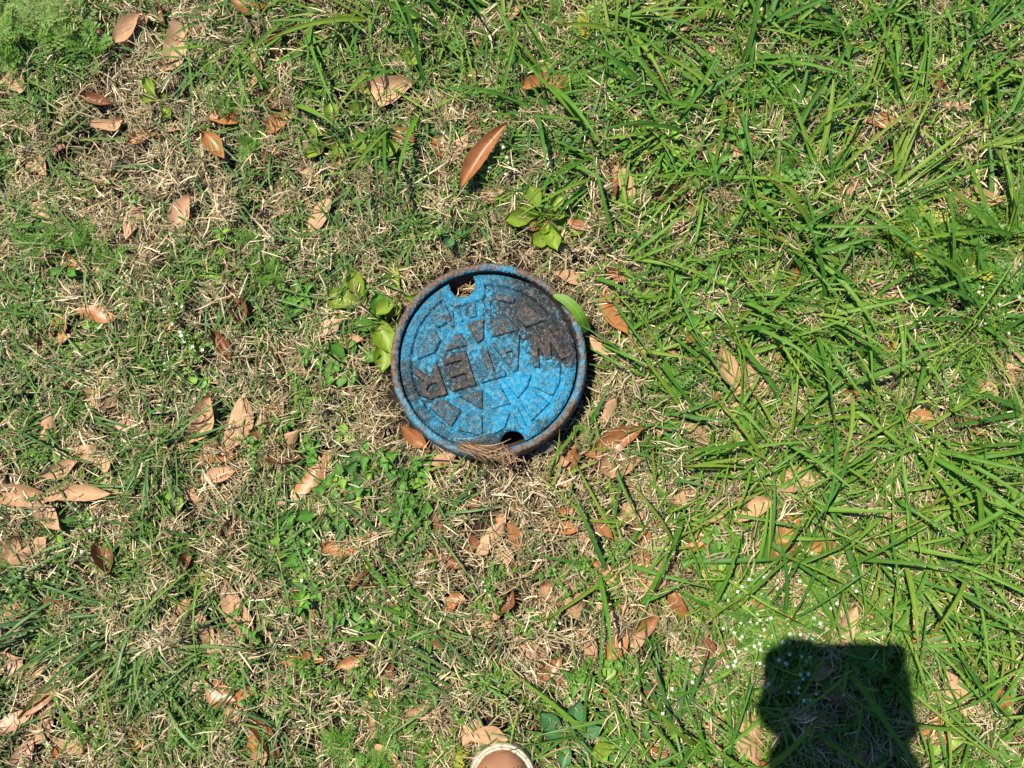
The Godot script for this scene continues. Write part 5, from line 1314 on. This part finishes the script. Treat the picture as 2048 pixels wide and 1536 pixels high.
func build_person() -> void:
	var toe := P(1003, 1484, 0.03)
	toe.y = 0.012
	var toe2 := Vector3(toe.x + 0.20, 0.012, toe.z + 0.085)
	var who := base("person", Vector3.ZERO)
	tag(who, "person standing in tan leather shoes with pale soles, holding up a phone", "person")
	build_shoe(who, toe, 0.03)
	build_shoe(who, toe2, -0.16)
	var V := func(x: float, y: float, z: float) -> Vector3: return Vector3(x, y, z)
	var cx := toe.x + 0.10
	var zb := toe.z + 0.22           # ankles
	var hipL := Vector3(cx - 0.09, 0.90, zb + 0.02); var hipR := Vector3(cx + 0.09, 0.90, zb + 0.02)
	var ankL := Vector3(toe.x, 0.10, zb); var ankR := Vector3(toe2.x + 0.03, 0.10, toe2.z + 0.21)
	var kneL := Vector3(cx - 0.10, 0.50, zb - 0.02); var kneR := Vector3(cx + 0.11, 0.50, zb + 0.04)
	var pel := Vector3(cx, 0.95, zb + 0.02); var chest := Vector3(cx, 1.26, zb + 0.0); var neck := Vector3(cx, 1.44, zb - 0.03)
	var shL := Vector3(cx - 0.17, 1.37, zb - 0.02); var shR := Vector3(cx + 0.17, 1.37, zb - 0.02)
	var phone_c := Vector3(0.055, 1.152, 0.022)
	var wrL := phone_c + Vector3(-0.05, -0.02, 0.115); var wrR := phone_c + Vector3(0.045, -0.02, 0.125)
	var elL := Vector3(cx - 0.10, 1.09, zb - 0.19); var elR := Vector3(cx + 0.02, 1.08, zb - 0.20)
	var head := Vector3(cx, 1.575, zb - 0.10)
	var torso := [[pel + Vector3(-0.06, 0, 0), pel + Vector3(0.06, 0, 0), 0.115, 0.115], [pel, chest, 0.12, 0.125], [chest + Vector3(-0.07, 0.02, 0), chest + Vector3(0.07, 0.02, 0), 0.115, 0.115], [shL, shR, 0.06, 0.06], [chest, neck, 0.10, 0.055]]
	var arms := []
	for a in [[shL, elL, wrL], [shR, elR, wrR]]:
		arms.append([a[0], a[1], 0.052, 0.042]); arms.append([a[1], a[2], 0.042, 0.028])
	var legs := []
	for a in [[hipL, kneL, ankL], [hipR, kneR, ankR]]:
		legs.append([a[0], a[1], 0.085, 0.058]); legs.append([a[1], a[2], 0.056, 0.038]); legs.append([a[2], a[2] + Vector3(0, -0.055, -0.05), 0.036, 0.034])
	var skin := plain(srgb(196, 150, 122), 0.6)
	var face := [[neck, head + Vector3(0, -0.06, 0.03), 0.055, 0.055], [head + Vector3(0, 0.02, 0.02), head + Vector3(0, 0.035, -0.015), 0.088, 0.084], [head + Vector3(0, -0.06, -0.05), head + Vector3(0, -0.08, -0.075), 0.055, 0.036], [head + Vector3(0, -0.01, -0.088), head + Vector3(0, -0.045, -0.118), 0.012, 0.016],
		[head + Vector3(-0.09, -0.02, 0.02), head + Vector3(-0.096, 0.02, 0.03), 0.012, 0.016], [head + Vector3(0.09, -0.02, 0.02), head + Vector3(0.096, 0.02, 0.03), 0.012, 0.016]]
	var nod := Basis(Vector3.RIGHT, -0.6)
	for b in face.slice(1):
		for q in 2: b[q] = head + nod * (b[q] - head)
	part("body", nets(torso + arms + legs + face, 0.016, 0.03), skin, who)
	var cloth := plain(srgb(70, 84, 108), 0.9)
	var shirt := []
	for b in torso: shirt.append([b[0], b[1], b[2] + 0.014, b[3] + (0.014 if b[3] > 0.056 else 0.006)])
	for a in [[shL, elL, wrL], [shR, elR, wrR]]:
		shirt.append([a[0], a[1], 0.070, 0.068]); shirt.append([a[1], (a[1] as Vector3).lerp(a[2], 0.9), 0.068, 0.060])
	part("shirt", nets(shirt, 0.016, 0.03), cloth, who)
	var tr := []
	tr.append([pel + Vector3(-0.06, -0.03, 0), pel + Vector3(0.06, -0.03, 0), 0.134, 0.134])
	for a in [[hipL, kneL, ankL], [hipR, kneR, ankR]]:
		tr.append([a[0], a[1], 0.102, 0.078]); tr.append([a[1], a[2] + Vector3(0, 0.0, 0), 0.078, 0.066])
	part("trousers", nets(tr, 0.016, 0.02), plain(srgb(64, 62, 60), 0.9), who)
	part("hair", nets([[head + nod * Vector3(0, 0.05, 0.04), head + nod * Vector3(0, 0.06, 0.0), 0.090, 0.086], [head + nod * Vector3(-0.05, 0.0, 0.06), head + nod * Vector3(0.05, 0.0, 0.06), 0.06, 0.06]], 0.012, 0.03), plain(srgb(58, 42, 32), 0.7), who)
	var eye := SphereMesh.new(); eye.radius = 0.011; eye.height = 0.022; eye.radial_segments = 16; eye.rings = 8
	for sd in [-1.0, 1.0]:
		part("eye", eye, plain(srgb(60, 46, 38), 0.3), who, Transform3D(nod, head + nod * Vector3(sd * 0.033, 0.006, -0.088)))
	var lips := CapsuleMesh.new(); lips.radius = 0.006; lips.height = 0.046
	part("mouth", lips, plain(srgb(160, 96, 84), 0.6), who, Transform3D(nod * Basis(Vector3.FORWARD, PI / 2), head + nod * Vector3(0, -0.072, -0.108)))
	# hands: palm, four bent fingers under the phone, thumb over its screen
	for sd in [-1.0, 1.0]:
		var ed := phone_c + (Vector3(-0.08, 0, 0) if sd < 0.0 else Vector3(0.045, 0, 0.022))
		var wr: Vector3 = wrL if sd < 0 else wrR
		var hb := [[wr, ed + Vector3(sd * 0.022, -0.012, 0.060), 0.028, 0.030], [ed + Vector3(sd * 0.024, -0.008, 0.056), ed + Vector3(sd * 0.024, -0.006, -0.012), 0.024, 0.019], [wr, ed + Vector3(sd * -0.045, -0.008, 0.052), 0.030, 0.026], [ed + Vector3(sd * 0.018, -0.010, 0.052), ed + Vector3(sd * -0.078, -0.012, 0.074), 0.026, 0.026],
			[ed + Vector3(sd * 0.022, -0.006, -0.016), ed + Vector3(sd * 0.006, -0.003, -0.036), 0.012, 0.0095], [ed + Vector3(sd * 0.006, -0.003, -0.036), ed + Vector3(sd * -0.024, 0.0, -0.036), 0.0095, 0.008]]
		for f in 4:
			var z := -0.018 + f * 0.0195
			var ln: float = [0.9, 1.0, 0.96, 0.75][f]
			var k0 := ed + Vector3(sd * 0.020, -0.010, z); var k1 := ed + Vector3(sd * (0.022 - 0.016 * ln), -0.0175, z - 0.003); var k2 := ed + Vector3(sd * (0.010 - 0.018 * ln), -0.0155, z - 0.001)
			hb.append([k0, k1, 0.0095, 0.0088]); hb.append([k1, k2, 0.0086, 0.0074])
		var t0 := ed + Vector3(sd * 0.018, 0.002, 0.046); var t1 := ed + Vector3(sd * 0.004, 0.014, 0.030); var t2 := ed + Vector3(sd * -0.020, 0.0135, 0.018)
		hb.append([t0, t1, 0.0125, 0.0105]); hb.append([t1, t2, 0.0102, 0.0085])
		if sd < 0.0: hb.append([phone_c + Vector3(-0.03, -0.012, 0.058), phone_c + Vector3(0.045, -0.014, 0.064), 0.026, 0.024])
		part("hand", nets(hb, 0.004, 0.006), skin, who)
	# phone
	var ph := base("phone", phone_c)
	tag(ph, "dark phone held level in the standing person's hands", "phone")
	ph.rotation.x = deg_to_rad(TILT)
	var body := MB.new()
	var pts := []
	for c in [[1, 1], [-1, 1], [-1, -1], [1, -1]]:
		var a0: float = {[1, 1]: 0.0, [-1, 1]: 0.5, [-1, -1]: 1.0, [1, -1]: 1.5}[c] * PI
		for q in 6:
			var a := a0 + q / 5.0 * PI * 0.5
			pts.append(Vector2(c[0] * 0.069 + cos(a) * 0.011, c[1] * 0.028 + sin(a) * 0.011))
	var N := pts.size()
	for r in [[-0.004, 0.98], [-0.003, 1.0], [0.003, 1.0], [0.004, 0.98]]:
		for p in pts: body.add(Vector3(p.x * r[1], r[0], p.y * r[1]))
	for r in 3:
		for i in N: body.quad(r * N + i, (r + 1) * N + i, (r + 1) * N + (i + 1) % N, r * N + (i + 1) % N)
	for i in range(1, N - 1):
		body.tri(0, i, i + 1); body.tri(3 * N, 3 * N + i + 1, 3 * N + i)
	part("case", body.mesh(), plain(srgb(30, 31, 34), 0.4), ph)
	var scr := QuadMesh.new(); scr.size = Vector2(0.148, 0.068)
	part("screen", scr, plain(srgb(12, 12, 14), 0.08), ph, Transform3D(Basis(Vector3.RIGHT, -PI / 2), Vector3(0, 0.0044, 0)))

func _ready() -> void:
	rng.seed = 20240611
	fn.seed = 12; fn.frequency = 0.02; fn.fractal_octaves = 3
	# ------------------------------------------------------------ camera, sky, sun, exposure
	var cam := Camera3D.new()
	cam.name = "camera"
	add_child(cam)
	cam.position = Vector3(0, CAM_H, 0)
	cam.rotation_degrees = Vector3(-(90.0 - TILT), 0, 0)
	cam.fov = rad_to_deg(2.0 * atan(768.0 / FPX))
	cam.near = 0.02
	cam.far = 200.0
	cam.current = true
	var we := WorldEnvironment.new()
	we.name = "environment"
	var env := Environment.new()
	env.background_mode = Environment.BG_SKY
	var sky := Sky.new()
	var sm := ProceduralSkyMaterial.new()
	sm.sky_top_color = srgb(96, 146, 214)
	sm.sky_horizon_color = srgb(196, 214, 232)
	sm.ground_bottom_color = srgb(90, 96, 70)
	sm.ground_horizon_color = srgb(150, 160, 140)
	sm.sky_curve = 0.18
	sm.sun_angle_max = 1.0
	sky.sky_material = sm
	env.sky = sky
	env.background_energy_multiplier = 0.42
	env.tonemap_mode = Environment.TONE_MAPPER_LINEAR
	env.tonemap_exposure = 1.36
	env.sdfgi_enabled = true
	env.ssao_enabled = true
	env.ssil_enabled = true
	we.environment = env
	add_child(we)
	var sun := DirectionalLight3D.new()
	sun.name = "sun"
	sun.light_energy = 1.6
	sun.light_color = Color(1.0, 0.96, 0.89)
	sun.light_angular_distance = 0.55
	sun.shadow_enabled = true
	add_child(sun)
	sun.look_at_from_position(Vector3(-0.44, 1.14, -0.28), Vector3.ZERO, Vector3.UP)
	# ------------------------------------------------------------ setting
	cover_c = P(977, 718, 0.05)
	make_materials()
	build_ground()
	build_cover()
	build_thatch()
	build_short_grass()
	build_far_lawn()
	# ------------------------------------------------------------ things
	build_leaves()
	build_fragments()
	build_tufts()
	build_weeds()
	build_straw_wads()
	build_person()
